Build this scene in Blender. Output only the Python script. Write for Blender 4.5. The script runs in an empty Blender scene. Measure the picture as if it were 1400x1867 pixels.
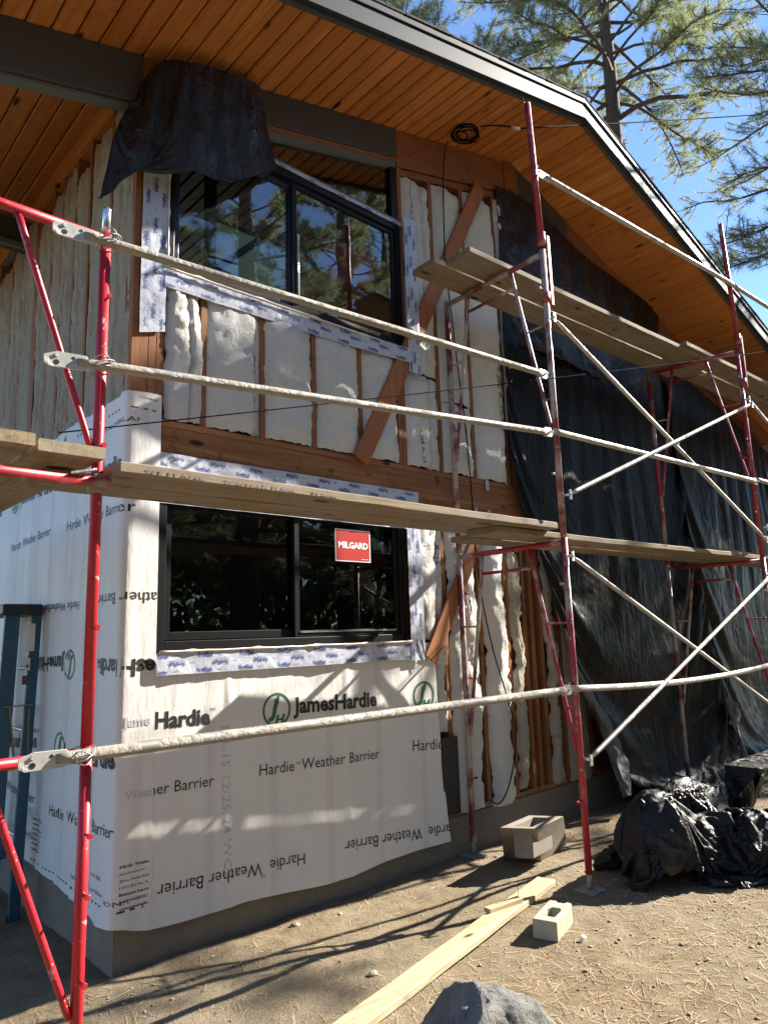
import bpy, math, random
import numpy as np
from mathutils import Vector, Matrix, noise as mnoise

# ------------------------------------------------------------------ camera, sky, sun, exposure
scene = bpy.context.scene
COL = scene.collection
F_PX, CX, CY = 1295.0, 700.0, 933.5            # calibrated focal length / centre for the 1400x1867 photograph
CAM = Vector((-1.502, -3.606, 1.557))
AX = Vector((0.73656, 0.09221, 0.67006))        # house axes seen in camera space (x right, y down, z forward)
AY = Vector((-0.67564, 0.14637, 0.72255))
AZ = Vector((-0.03145, -0.98492, 0.17011))
cam_d = bpy.data.cameras.new("camera"); cam_o = bpy.data.objects.new("camera", cam_d); COL.objects.link(cam_o)
cam_d.sensor_fit = 'VERTICAL'; cam_d.sensor_height = 24.0; cam_d.lens = 24.0 * F_PX / 1867.0
cam_d.clip_start = 0.05; cam_d.clip_end = 2000.0
right = Vector((AX.x, AY.x, AZ.x)); down = Vector((AX.y, AY.y, AZ.y)); fwd = Vector((AX.z, AY.z, AZ.z))
cam_o.matrix_world = Matrix(((right.x, -down.x, -fwd.x, CAM.x), (right.y, -down.y, -fwd.y, CAM.y),
                             (right.z, -down.z, -fwd.z, CAM.z), (0, 0, 0, 1)))
scene.camera = cam_o

SUN_DIR = Vector((0.958, -0.287, 0.655)).normalized()      # towards the sun
wd = bpy.data.worlds.new("World"); scene.world = wd; wd.use_nodes = True
wn = wd.node_tree.nodes; wl = wd.node_tree.links
bg = wn.get("Background") or wn.new("ShaderNodeBackground")
sky = wn.new("ShaderNodeTexSky"); sky.sky_type = 'NISHITA'; sky.sun_disc = False
sky.sun_elevation = math.asin(SUN_DIR.z); sky.sun_rotation = math.atan2(SUN_DIR.x, SUN_DIR.y)
sky.altitude = 1800.0; sky.air_density = 1.0; sky.dust_density = 0.05; sky.ozone_density = 4.0
wl.new(sky.outputs[0], bg.inputs[0]); bg.inputs[1].default_value = 0.082
sun_d = bpy.data.lights.new("sun", 'SUN'); sun_o = bpy.data.objects.new("sun", sun_d); COL.objects.link(sun_o)
sun_d.energy = 5.0; sun_d.angle = math.radians(0.5); sun_d.color = (1.0, 0.93, 0.82)
sun_o.rotation_euler = SUN_DIR.to_track_quat('Z', 'Y').to_euler(); sun_o.location = (20, -6, 14)
scene.view_settings.view_transform = 'Standard'; scene.view_settings.look = 'None'
scene.view_settings.exposure = 1.95; scene.view_settings.gamma = 1.0
scene.render.engine = 'CYCLES'
scene.cycles.max_bounces = 7; scene.cycles.diffuse_bounces = 4; scene.cycles.glossy_bounces = 3
scene.cycles.transparent_max_bounces = 8; scene.cycles.use_denoising = True
scene.cycles.sample_clamp_indirect = 6.0

# ------------------------------------------------------------------ photograph -> place (points on known planes)
def ray(px, py):
    v = Vector(((px - CX) / F_PX, (py - CY) / F_PX, 1.0))
    return Vector((AX.dot(v), AY.dot(v), AZ.dot(v)))
def W(px, py, y0=0.0):
    d = ray(px, py); return CAM + d * ((y0 - CAM.y) / d.y)
def Lw(px, py, x0=0.0):
    d = ray(px, py); return CAM + d * ((x0 - CAM.x) / d.x)
def Gd(px, py, z0=0.0):
    d = ray(px, py); return CAM + d * ((z0 - CAM.z) / d.z)
def Dp(px, py, dep):
    return CAM + ray(px, py) * dep

def N(x, y=0.0, z=0.0):
    return mnoise.noise(Vector((x, y, z)))
def lerp(a, b, t): return a + (b - a) * t
def interp(x, xs, ys):
    return float(np.interp(x, xs, ys))

# ------------------------------------------------------------------ mesh builder
class MB:
    def __init__(self): self.v = []; self.f = []; self.m = []; self.s = []
    def add(self, vs, fs, mi=0, smooth=False):
        b = len(self.v); self.v += [tuple(p) for p in vs]
        for f in fs:
            self.f.append(tuple(b + i for i in f)); self.m.append(mi); self.s.append(smooth)
        return self
    def box(self, x0, x1, y0, y1, z0, z1, mi=0):
        vs = [(x0,y0,z0),(x1,y0,z0),(x1,y1,z0),(x0,y1,z0),(x0,y0,z1),(x1,y0,z1),(x1,y1,z1),(x0,y1,z1)]
        return self.add(vs, [(0,3,2,1),(4,5,6,7),(0,1,5,4),(1,2,6,5),(2,3,7,6),(3,0,4,7)], mi)
    def obox(self, c, a, b, d, mi=0):
        c, a, b, d = Vector(c), Vector(a), Vector(b), Vector(d)
        vs = [c-a-b-d, c+a-b-d, c+a+b-d, c-a+b-d, c-a-b+d, c+a-b+d, c+a+b+d, c-a+b+d]
        if a.cross(b).dot(d) < 0:
            return self.add(vs, [(0,1,2,3),(4,7,6,5),(0,4,5,1),(1,5,6,2),(2,6,7,3),(3,7,4,0)], mi)
        return self.add(vs, [(0,3,2,1),(4,5,6,7),(0,1,5,4),(1,2,6,5),(2,3,7,6),(3,0,4,7)], mi)
    def beam(self, p, q, w, h, up=(0,0,1), mi=0):
        p, q = Vector(p), Vector(q); d = q - p; u = Vector(up); s = d.cross(u).normalized(); u = s.cross(d).normalized()
        return self.obox((p+q)/2, d/2, s*w/2, u*h/2, mi)
    def prism(self, poly, y0, y1, mi=0):                      # poly: (x,z) counter-clockwise seen from -Y
        n = len(poly); vs = [(x, y0, z) for x, z in poly] + [(x, y1, z) for x, z in poly]
        fs = [tuple(range(n)), tuple(range(2*n-1, n-1, -1))] + [(i, n+i, n+(i+1)%n, (i+1)%n) for i in range(n)]
        return self.add(vs, fs, mi)
    def tube(self, pts, r, n=10, mi=0, cap=True, smooth=True):
        pts = [Vector(p) for p in pts]; k = len(pts)
        rs = r if isinstance(r, (list, tuple)) else [r]*k
        t0 = (pts[1]-pts[0]).normalized(); a = Vector((0,0,1)) if abs(t0.z) < .9 else Vector((1,0,0))
        u = t0.cross(a).normalized(); vs = []
        for i, p in enumerate(pts):
            t = (pts[min(i+1,k-1)] - pts[max(i-1,0)])
            t = t.normalized() if t.length > 1e-9 else t0
            u = (u - t*u.dot(t)); u = u.normalized() if u.length > 1e-6 else t.orthogonal().normalized()
            w = t.cross(u)
            for j in range(n):
                g = 2*math.pi*j/n; vs.append(p + (u*math.cos(g) + w*math.sin(g))*rs[i])
        fs = [(i*n+j, i*n+(j+1)%n, (i+1)*n+(j+1)%n, (i+1)*n+j) for i in range(k-1) for j in range(n)]
        self.add(vs, fs, mi, smooth)
        if cap:
            b = len(self.v)-k*n
            self.f.append(tuple(b+j for j in range(n-1,-1,-1))); self.m.append(mi); self.s.append(False)
            self.f.append(tuple(b+(k-1)*n+j for j in range(n))); self.m.append(mi); self.s.append(False)
        return self
    def grid(self, P, mi=0, smooth=True, keep=None):          # P[r][c] points
        nr, nc = len(P), len(P[0]); vs = [p for row in P for p in row]
        fs = [(r*nc+c, r*nc+c+1, (r+1)*nc+c+1, (r+1)*nc+c) for r in range(nr-1) for c in range(nc-1) if keep is None or keep(r, c)]
        return self.add(vs, fs, mi, smooth)
    def build(self, name, mats, parent=None, bevel=0.0, solid=0.0, subdiv=0):
        me = bpy.data.meshes.new(name)
        off = parent.matrix_world.translation if parent is not None else Vector((0,0,0))
        off = wloc(parent) if parent is not None else off
        me.from_pydata([(x-off.x, y-off.y, z-off.z) for x, y, z in self.v], [], self.f)
        mats = mats if isinstance(mats, (list, tuple)) else [mats]
        for m in mats: me.materials.append(m)
        me.polygons.foreach_set('material_index', self.m); me.polygons.foreach_set('use_smooth', self.s)
        me.update()
        o = bpy.data.objects.new(name, me); COL.objects.link(o)
        if parent is not None: o.parent = parent
        if solid:
            md = o.modifiers.new('thickness', 'SOLIDIFY'); md.thickness = solid; md.offset = 0
        if bevel:
            md = o.modifiers.new('bevel', 'BEVEL'); md.width = bevel; md.segments = 2; md.limit_method = 'ANGLE'
        return o
def wloc(o):
    p = Vector((0,0,0))
    while o is not None: p = p + o.location; o = o.parent
    return p
def tag(o, label=None, cat=None, group=None, kind=None):
    if label: o['label'] = label
    if cat: o['category'] = cat
    if group: o['group'] = group
    if kind: o['kind'] = kind
    return o
def thing(name, label, cat, loc=(0,0,0), group=None):
    o = bpy.data.objects.new(name, None); COL.objects.link(o); o.location = loc; o.empty_display_size = .1
    return tag(o, label, cat, group)
def copy_tree(o, parent=None):
    c = o.copy(); COL.objects.link(c); c.parent = parent
    for ch in [x for x in bpy.data.objects if x.parent == o]: copy_tree(ch, c)
    return c

# smooth sheets from a coarse control net
def cr(p0, p1, p2, p3, t):
    return ((p1*2) + (p2-p0)*t + (p0*2-p1*5+p2*4-p3)*(t*t) + (p1*3-p0-p2*3+p3)*(t*t*t))*0.5
def crom(L, n):
    k = len(L); out = []
    for i in range(n):
        x = i/(n-1)*(k-1); j = min(int(x), k-2); t = x-j
        out.append(cr(L[max(j-1,0)], L[j], L[j+1], L[min(j+2,k-1)], t))
    return out
def net(ctrl, nu, nv):
    rows = [crom([Vector(p) for p in r], nu) for r in ctrl]
    cols = [crom([rows[r][c] for r in range(len(rows))], nv) for c in range(nu)]
    return [[cols[c][r] for c in range(nu)] for r in range(nv)]
def displaced(P, fn):
    nr, nc = len(P), len(P[0]); Q = []
    for r in range(nr):
        row = []
        for c in range(nc):
            du = P[r][min(c+1,nc-1)]-P[r][max(c-1,0)]; dv = P[min(r+1,nr-1)][c]-P[max(r-1,0)][c]
            n = du.cross(dv); n = n.normalized() if n.length > 1e-12 else Vector((0,-1,0))
            row.append(P[r][c] + n*fn(P[r][c], c/(nc-1), r/(nr-1)))
        Q.append(row)
    return Q
def ridge(x, y, z): return 1.0 - abs(N(x, y, z))*2.0

# ------------------------------------------------------------------ lettering
_tc = {}
def text_geo(s, bold=0.0, res=2):
    k = (s, bold, res)
    if k not in _tc:
        cu = bpy.data.curves.new('letters', 'FONT'); cu.body = s; cu.size = 1.0; cu.offset = bold; cu.resolution_u = res
        cu.fill_mode = 'FRONT'
        o = bpy.data.objects.new('letters', cu); COL.objects.link(o)
        dg = bpy.context.evaluated_depsgraph_get(); me = bpy.data.meshes.new_from_object(o.evaluated_get(dg))
        vs = [(v.co.x, v.co.y) for v in me.vertices]; fs = [tuple(p.vertices) for p in me.polygons]
        bpy.data.objects.remove(o); bpy.data.curves.remove(cu); bpy.data.meshes.remove(me)
        x0 = min(v[0] for v in vs); x1 = max(v[0] for v in vs)
        _tc[k] = ([(x-x0, y) for x, y in vs], fs, x1-x0)
    return _tc[k]
def add_text(mb, s, surf, p0, p1, mi, bold=0.0, hs=1.0, res=2, slant=0.0):
    vs, fs, w = text_geo(s, bold, res)
    dx, dz = p1[0]-p0[0], p1[1]-p0[1]; L = math.hypot(dx, dz); k = L/w; ex, ez = dx/L, dz/L
    out = [surf(p0[0] + (x+slant*y)*k*ex - y*k*hs*ez, p0[1] + (x+slant*y)*k*ez + y*k*hs*ex) for x, y in vs]
    mb.add(out, fs, mi)

# ------------------------------------------------------------------ materials
class Mat:
    def __init__(self, name, rough=.6, metal=0.0, spec=.5):
        self.m = bpy.data.materials.new(name); self.m.use_nodes = True
        self.n = self.m.node_tree.nodes; self.l = self.m.node_tree.links
        self.b = self.n.get("Principled BSDF")
        self.b.inputs['Roughness'].default_value = rough; self.b.inputs['Metallic'].default_value = metal
        self.b.inputs['Specular IOR Level'].default_value = spec
        self.tc = self.n.new('ShaderNodeTexCoord')
    def put(self, sock, v):
        if hasattr(v, 'is_linked') or hasattr(v, 'links'): self.l.new(v, sock)
        elif isinstance(v, tuple): sock.default_value = (*v, 1.0) if len(v) == 3 and sock.type == 'RGBA' else v
        else: sock.default_value = v
    def map(self, sc=(1,1,1), rot=(0,0,0), coord='Object'):
        mp = self.n.new('ShaderNodeMapping'); self.l.new(self.tc.outputs[coord], mp.inputs[0])
        mp.inputs['Scale'].default_value = sc; mp.inputs['Rotation'].default_value = rot; return mp.outputs[0]
    def noise(self, scale=5, detail=4, rough=.55, vec=None, dist=0.0):
        t = self.n.new('ShaderNodeTexNoise'); self.l.new(vec or self.tc.outputs['Object'], t.inputs['Vector'])
        t.inputs['Scale'].default_value = scale; t.inputs['Detail'].default_value = detail
        t.inputs['Roughness'].default_value = rough; t.inputs['Distortion'].default_value = dist; return t.outputs['Fac']
    def vor(self, scale=5, vec=None, feature='F1', out='Distance'):
        t = self.n.new('ShaderNodeTexVoronoi'); t.feature = feature; self.l.new(vec or self.tc.outputs['Object'], t.inputs['Vector'])
        t.inputs['Scale'].default_value = scale; return t.outputs[out]
    def island(self):
        g = self.n.new('ShaderNodeNewGeometry'); return g.outputs['Random Per Island']
    def ramp(self, fac, *stops):
        r = self.n.new('ShaderNodeValToRGB'); self.l.new(fac, r.inputs[0]); e = r.color_ramp.elements
        while len(e) < len(stops): e.new(.5)
        for k, (p, c) in enumerate(stops):
            e[k].position = p; e[k].color = (c, c, c, 1) if not isinstance(c, tuple) else (*c, 1)
        return r.outputs[0]
    def mix(self, fac, a, b, mode='MIX'):
        x = self.n.new('ShaderNodeMix'); x.data_type = 'RGBA'; x.blend_type = mode
        self.put(x.inputs[0], fac); self.put(x.inputs[6], a); self.put(x.inputs[7], b); return x.outputs[2]
    def math(self, op, a, b=0.0):
        x = self.n.new('ShaderNodeMath'); x.operation = op; self.put(x.inputs[0], a); self.put(x.inputs[1], b); return x.outputs[0]
    def color(self, c): self.put(self.b.inputs['Base Color'], c); return self
    def rough(self, c): self.put(self.b.inputs['Roughness'], c); return self
    def bump(self, h, strength=.4, dist=.01, prev=None):
        b = self.n.new('ShaderNodeBump'); b.inputs['Strength'].default_value = strength; b.inputs['Distance'].default_value = dist
        self.l.new(h, b.inputs['Height'])
        if prev is not None: self.l.new(prev, b.inputs['Normal'])
        self.l.new(b.outputs[0], self.b.inputs['Normal']); return b.outputs[0]

def wood(name, c0, c1, c2, along='Y', rough=.6, grain=1.0, knots=True, stain=0.0, tint=.5, spec=.35, dirt=None):
    M = Mat(name, rough, 0, spec); lo, hi = 1.2*grain, 26*grain
    sc = {'X': (lo,hi,hi), 'Y': (hi,lo,hi), 'Z': (hi,hi,lo)}[along]
    v = M.map(sc); g = M.noise(1.0, 6, .6, v, 1.6)
    rnd = M.island()
    base = M.ramp(g, (.25, c0), (.5, c1), (.78, c2))
    base = M.mix(M.math('MULTIPLY', rnd, tint), base, M.mix(.55, base, c0))
    k2 = M.noise(.9, 3, .5)
    base = M.mix(M.ramp(k2, (.35, .0), (.7, .35)), base, c0)
    if knots:
        sk = {'X': (2.2,6,6), 'Y': (6,2.2,6), 'Z': (6,6,2.2)}[along]
        d = M.vor(1.0, M.map(sk)); kn = M.ramp(d, (.07, 1.0), (.13, 0.0))
        base = M.mix(kn, base, tuple(x*.16 for x in c0))
    if stain:
        s = M.noise(6, 6, .75); base = M.mix(M.ramp(s, (.57, 0.0), (.68, stain)), base, (.02,.012,.008))
    if dirt:
        s = M.noise(3.5, 6, .7); base = M.mix(M.ramp(s, (.45, 0.0), (.68, .75)), base, dirt)
    M.color(base); M.bump(g, .25, .004); return M.m

soffit_wood = wood('cedar_stain', (.29,.095,.018), (.52,.20,.046), (.66,.295,.085), 'Y', .5, .8, True, .35, .9)
beam_wood = wood('old_beam_stain', (.16,.055,.022), (.27,.10,.036), (.34,.14,.055), 'X', .65, 1.0, False, .8, .3)
stud_wood = wood('stud_stain', (.15,.056,.02), (.28,.112,.038), (.38,.165,.06), 'Z', .7, 1.0, False, .9, .7)
brace_wood = wood('brace_stain', (.22,.075,.028), (.34,.125,.045), (.40,.165,.06), 'Z', .65, .9, False, .25, .3)
joist_wood = wood('joist_wood', (.13,.052,.02), (.32,.14,.05), (.50,.25,.10), 'X', .75, .7, True, .95, .6)
plank_wood = wood('plank_wood', (.13,.095,.058), (.29,.222,.142), (.42,.345,.24), 'X', .8, 1.0, True, .75, .8, .2, (.25,.235,.205))
plank_wood_y = wood('plank_wood_long', (.17,.125,.072), (.36,.28,.175), (.50,.41,.28), 'Y', .8, 1.0, True, .7, .8, .2, (.30,.27,.22))
lumber = wood('lumber', (.30,.21,.115), (.46,.355,.22), (.57,.46,.31), 'X', .6, .8, True, .25, .2, .3)

def paint(name, c, rough=.5, spec=.5, var=.25):
    M = Mat(name, rough, 0, spec); n = M.noise(3, 5, .6)
    M.color(M.mix(M.ramp(n, (.3, 0.0), (.75, var)), c, tuple(x*.6 for x in c))); M.bump(M.noise(60, 3), .08, .002); return M.m
grey_paint = paint('grey_trim_paint', (.062,.060,.058), .55)
fascia_paint = paint('fascia_paint', (.030,.037,.048), .55, .2)
trim_metal = paint('olive_frame', (.12,.135,.12), .45)
black_frame = paint('black_window_frame', (.008,.008,.009), .4, .22)
navy_frame = paint('dark_blue_frame', (.018,.022,.05), .35, .5)

def insul(name, c, yellow):
    M = Mat(name, .95, 0, .08); n1 = M.noise(8, 8, .78); n2 = M.noise(2.2, 4, .6, None, .8); fib = M.noise(1, 6, .75, M.map((60,60,18)))
    base = M.mix(M.ramp(n2, (.42, 0.0), (.72, .75)), c, yellow)
    M.color(M.mix(M.ramp(n1, (.55, 0.0), (.8, .35)), base, tuple(x*.72 for x in c)))
    b = M.bump(n1, 1.0, .06); M.bump(fib, .5, .008, b); return M.m
batt = insul('glass_wool', (.82,.82,.79), (.82,.78,.62))
batt_dusty = insul('glass_wool_dusty', (.52,.48,.385), (.46,.40,.285))

def wrap_mat():
    M = Mat('weather_barrier', .5, 0, .35); n = M.noise(2.2, 5, .6); f = M.noise(160, 2, .5)
    # the framing and wool behind the thin white membrane show through as faint upright bands
    sx = M.n.new('ShaderNodeSeparateXYZ'); M.l.new(M.tc.outputs['Object'], sx.inputs[0])
    s = M.math('SUBTRACT', sx.outputs[0], sx.outputs[1])
    ph = M.math('FRACT', M.math('DIVIDE', M.math('ADD', s, 40.235), .4055))
    band = M.ramp(ph, (.40, 0.0), (.47, 1.0), (.53, 1.0), (.60, 0.0))
    base = M.mix(M.ramp(n, (.35, 0.0), (.75, .5)), (.66,.645,.61), (.57,.555,.53))
    base = M.mix(M.math('MULTIPLY', band, .30), base, (.46,.42,.43))
    dirt = M.noise(5, 6, .75); base = M.mix(M.ramp(dirt, (.60, 0.0), (.80, .3)), base, (.42,.36,.28))
    M.color(base); b = M.bump(M.noise(1, 4, .55, M.map((7,7,2.2))), .35, .03); M.bump(f, .15, .002, b); return M.m
wrap = wrap_mat()
def tape_mat():
    M = Mat('flashing_membrane', .32, 0, .5); n = M.noise(6, 5, .6)
    M.color(M.mix(M.ramp(n, (.35, 0.0), (.7, .5)), (.47,.495,.57), (.39,.41,.50))); M.bump(M.noise(14, 5, .6, None, 1.2), .35, .012); return M.m
tape = tape_mat()
def ink(name, c, r=.5): 
    M = Mat(name, r); M.color(c); return M.m
ink_black = ink('ink_black', (.012,.012,.013)); ink_blue = ink('ink_blue', (.035,.06,.24)); ink_green = ink('ink_green', (.012,.12,.045))
ink_grey = ink('ink_grey', (.17,.168,.165)); ink_white = ink('ink_white', (.82,.82,.8)); ink_red = ink('sticker_red', (.42,.028,.022), .35)
ink_stamp = ink('ink_stamp', (.17,.115,.095)); ink_pale = ink('ink_pale', (.42,.41,.44))
sealant = ink('sealant', (.66,.60,.50), .6); label_paper = ink('label_paper', (.62,.60,.55)); yellow_label = ink('yellow_label', (.62,.52,.06))

def plastic(name, dust=.35, base=(.010,.0095,.010), rough=.3, dustc=(.20,.19,.17), wr=1.0, st=(5,5,1.3), spec=.35):
    M = Mat(name, rough, 0, spec); d1 = M.noise(1, 7, .72, M.map((st[0]*1.6,st[1]*1.6,st[2]*.9))); d2 = M.noise(.9, 4, .6)
    fac = M.math('MULTIPLY', M.ramp(d1, (.46, 0.0), (.70, 1.0)), M.math('MULTIPLY', M.ramp(d2, (.38, 0.0), (.66, 1.0)), dust))
    M.color(M.mix(fac, base, dustc))
    M.rough(M.math('ADD', M.math('MULTIPLY', M.ramp(d1, (.35, 0.0), (.7, 1.0)), .28), rough))
    w1 = M.noise(1, 6, .62, M.map(st), 1.4); w2 = M.noise(1, 5, .6, M.map((st[0]*5,st[1]*5,st[2]*5)), 1.0)
    b = M.bump(w1, .8*wr, .10); M.bump(w2, .5*wr, .014, b); return M.m
poly_black = plastic('black_polythene', .10, (.006,.005,.005), rough=.22, wr=.7, st=(4,4,3), spec=.45)
poly_dusty = plastic('black_polythene_dusty', .14, (.005,.005,.0055), rough=.27, dustc=(.14,.135,.12), wr=.45, st=(5,5,2.0), spec=.13)
poly_heap = plastic('black_polythene_heap', .25, (.006,.0055,.006), rough=.34, wr=.4, spec=.3, dustc=(.14,.125,.105), st=(3.5,3.5,3.5))
poly_pale = plastic('dusty_polythene_fold', 1.0, (.10,.10,.10), .42, (.40,.40,.38), .9, (9,9,2))

def tubepaint(name, red, faded, cement, chips=.62, wear=.0, rough=.38):
    M = Mat(name, rough, 0, .5); n = M.noise(3.0, 5, .65); c = M.noise(26, 5, .7); big = M.noise(2.1, 5, .65)
    base = M.mix(M.ramp(n, (.35, 0.0), (.75, 1.0)), red, faded)
    base = M.mix(M.ramp(c, (chips, 0.0), (chips+.05, .85)), base, cement)
    if wear: base = M.mix(M.ramp(big, (.62-wear*.3, 0.0), (.70-wear*.3, .92)), base, cement)
    M.color(base); cr_ = M.math('ADD', M.ramp(c, (chips, 0.0), (chips+.05, 1.0)), M.math('MULTIPLY', big, .5))
    M.bump(cr_, .5, .004); M.rough(M.math('ADD', M.math('MULTIPLY', c, .3), rough-.12)); return M.m
red_new = tubepaint('scaffold_red', (.43,.010,.022), (.32,.008,.018), (.56,.42,.38), .622)
red_mid = tubepaint('scaffold_red_worn', (.34,.020,.030), (.22,.018,.026), (.40,.35,.29), .62, .34)
red_old = tubepaint('scaffold_red_old', (.20,.030,.040), (.13,.028,.036), (.38,.335,.29), .60, .55)
def steel(name, c, crust, amt=.5, rough=.4, metal=.65):
    M = Mat(name, rough, metal, .5); n = M.noise(11, 6, .7); s = M.noise(2.1, 4, .6)
    fac = M.math('MULTIPLY', M.ramp(n, (.44, 0.0), (.6, 1.0)), M.ramp(s, (.52-amt*.3, 0.0), (.68-amt*.3, 1.0)))
    M.color(M.mix(fac, c, crust)); M.put(M.b.inputs['Metallic'], M.math('MULTIPLY', M.math('SUBTRACT', 1.0, fac), metal))
    M.rough(M.math('ADD', M.math('MULTIPLY', fac, .5), rough)); M.bump(M.mix(fac, (0,0,0), M.noise(38, 6, .75)), .8, .012); return M.m
galv = steel('galvanised_tube', (.42,.41,.38), (.30,.27,.22), .35, .45)
galv_crust = steel('mortar_crusted_tube', (.24,.232,.21), (.33,.30,.24), .62, .52, .4)
bright_steel = steel('bright_steel', (.68,.69,.70), (.4,.38,.33), .05, .22, .9)
plate_m = steel('rail_end_plate', (.46,.45,.42), (.27,.24,.20), .12, .45, .35)
wire_m = ink('wire', (.33,.32,.30), .4); cable_m = ink('black_cable', (.010,.010,.011), .95); cable_m.node_tree.nodes['Principled BSDF'].inputs['Specular IOR Level'].default_value = .05

def stone(name, c0, c1, c2, sc=6, bumpd=.02, rough=.9, pores=0.0):
    M = Mat(name, rough, 0, .3); a = M.noise(sc, 8, .68); b = M.noise(sc*.28, 4, .6); f = M.noise(sc*22, 3, .6)
    base = M.mix(M.ramp(b, (.3, 0.0), (.75, 1.0)), M.ramp(a, (.3, c0), (.55, c1), (.78, c2)), c1)
    base = M.mix(M.ramp(f, (.3, .55), (.5, 0.0)), base, tuple(x*.45 for x in c1))
    M.color(base); p = M.bump(a, .6, bumpd); M.bump(f, .55, .006, p); return M.m
concrete = stone('foundation_concrete', (.13,.108,.082), (.20,.172,.132), (.265,.23,.185), 4, .01)
block_grey = stone('concrete_block_grey', (.17,.145,.115), (.25,.22,.18), (.33,.29,.24), 9, .006)
block_tan = stone('concrete_block_tan', (.29,.26,.19), (.40,.365,.275), (.50,.46,.36), 12, .008)
rock_m = stone('boulder', (.055,.055,.05), (.18,.18,.165), (.36,.36,.33), 11, .12)
def ground_mat():
    M = Mat('forest_dirt', .97, 0, .15); a = M.noise(.55, 5, .6); b = M.noise(7, 8, .75); c = M.noise(90, 4, .65); st = M.noise(1, 5, .7, M.map((34,90,40), (0,0,.5)), 2.0)
    d = M.ramp(b, (.30, (.115,.082,.048)), (.5, (.205,.153,.094)), (.74, (.30,.238,.155)))
    d = M.mix(M.ramp(a, (.40, 0.0), (.62, .8)), d, M.ramp(b, (.3, (.19,.155,.105)), (.7, (.32,.27,.19))))
    d = M.mix(M.ramp(st, (.58, 0.0), (.66, .55)), d, (.30,.19,.095))
    d = M.mix(M.ramp(c, (.28, .75), (.42, 0.0)), d, (.075,.055,.036))
    d = M.mix(M.ramp(c, (.64, 0.0), (.74, .6)), d, (.46,.39,.29))
    M.color(d); p = M.bump(b, .8, .05); p = M.bump(c, .8, .014, p); p = M.bump(st, .4, .01, p)
    wv = M.n.new('ShaderNodeTexWave'); wv.inputs['Scale'].default_value = 26; wv.inputs['Distortion'].default_value = 3.0; wv.inputs['Detail'].default_value = 1.0
    M.l.new(M.map((1,1,1), (0,0,.9)), wv.inputs['Vector']); msk = M.ramp(M.noise(2.3, 3, .6), (.56, 0.0), (.66, 1.0))
    M.bump(M.math('MULTIPLY', wv.outputs['Fac'], msk), .16, .010, p); return M.m
dirt = ground_mat()
def litter_mat(name, *cols):
    M = Mat(name, .8, 0, .2); k = len(cols); M.color(M.ramp(M.island(), *[(i/(k-1), c) for i, c in enumerate(cols)])); return M.m
needle_litter = litter_mat('dry_needles', (.20,.11,.05), (.34,.22,.11), (.43,.33,.20), (.26,.17,.095), (.52,.45,.33))
chip_litter = litter_mat('chips', (.16,.13,.10), (.33,.29,.23), (.45,.25,.11), (.52,.47,.38), (.12,.10,.08))
def needles_mat(name, *cols):
    M = Mat(name, .6, 0, .15); k = len(cols); M.color(M.ramp(M.island(), *[(i/(k-1), c) for i, c in enumerate(cols)]))
    M.b.inputs['Subsurface Weight'].default_value = 0.0
    t = M.n.new('ShaderNodeBsdfTranslucent'); t.inputs[0].default_value = (.34,.37,.17,1)
    mx = M.n.new('ShaderNodeMixShader'); mx.inputs[0].default_value = .38
    M.l.new(M.b.outputs[0], mx.inputs[1]); M.l.new(t.outputs[0], mx.inputs[2])
    out = [n for n in M.n if n.type == 'OUTPUT_MATERIAL'][0]; M.l.new(mx.outputs[0], out.inputs[0]); return M.m
pine_green = needles_mat('pine_needles', (.07,.11,.06), (.13,.18,.10), (.22,.26,.16), (.33,.35,.23), (.47,.47,.34))
pine_brown = needles_mat('pine_needles_dead', (.30,.17,.07), (.40,.26,.12))
bark = stone('pine_bark', (.045,.036,.03), (.10,.08,.066), (.17,.13,.10), 9, .05)
shingle = stone('roof_shingle', (.012,.012,.013), (.028,.028,.03), (.05,.05,.053), 20, .02)
def glass_mat(name, tint, refl, gain):
    M = Mat(name); n = M.n; l = M.l; n.remove(M.b)
    tr = n.new('ShaderNodeBsdfTransparent'); tr.inputs[0].default_value = (*tint, 1)
    gl = n.new('ShaderNodeBsdfGlossy'); gl.inputs['Roughness'].default_value = .0; gl.inputs[0].default_value = (.92,.97,1,1)
    fr = n.new('ShaderNodeFresnel'); fr.inputs[0].default_value = 1.5
    f = M.math('MINIMUM', M.math('ADD', M.math('MULTIPLY', fr.outputs[0], gain), refl), 1.0)
    bm = n.new('ShaderNodeBump'); bm.inputs['Strength'].default_value = .05; bm.inputs['Distance'].default_value = .02
    l.new(M.noise(1.6, 2, .5), bm.inputs['Height']); l.new(bm.outputs[0], gl.inputs['Normal'])
    mx = n.new('ShaderNodeMixShader'); l.new(f, mx.inputs[0]); l.new(tr.outputs[0], mx.inputs[1]); l.new(gl.outputs[0], mx.inputs[2])
    out = [x for x in n if x.type == 'OUTPUT_MATERIAL'][0]; l.new(mx.outputs[0], out.inputs[0]); return M.m
glass_up = glass_mat('window_glass', (.88,.93,.91), .09, 1.35)
glass_low = glass_mat('window_glass_dark', (.55,.58,.55), .015, .9)  # darker tint and weaker mirroring than the upper panes
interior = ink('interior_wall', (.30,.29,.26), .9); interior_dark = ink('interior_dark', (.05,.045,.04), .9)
drywall = paint('green_board', (.64,.76,.58), .8, .2, .1)
teal = paint('fibreglass_rail', (.022,.085,.125), .45, .5, .2); alu = steel('aluminium', (.55,.56,.57), (.3,.29,.27), .1, .35, .8)
black_plastic = ink('black_cap', (.015,.015,.016), .45); brass = ink('hinge_strap', (.20,.17,.10), .5)
hole_black = ink('black_flashing', (.008,.008,.008), .5)

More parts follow.
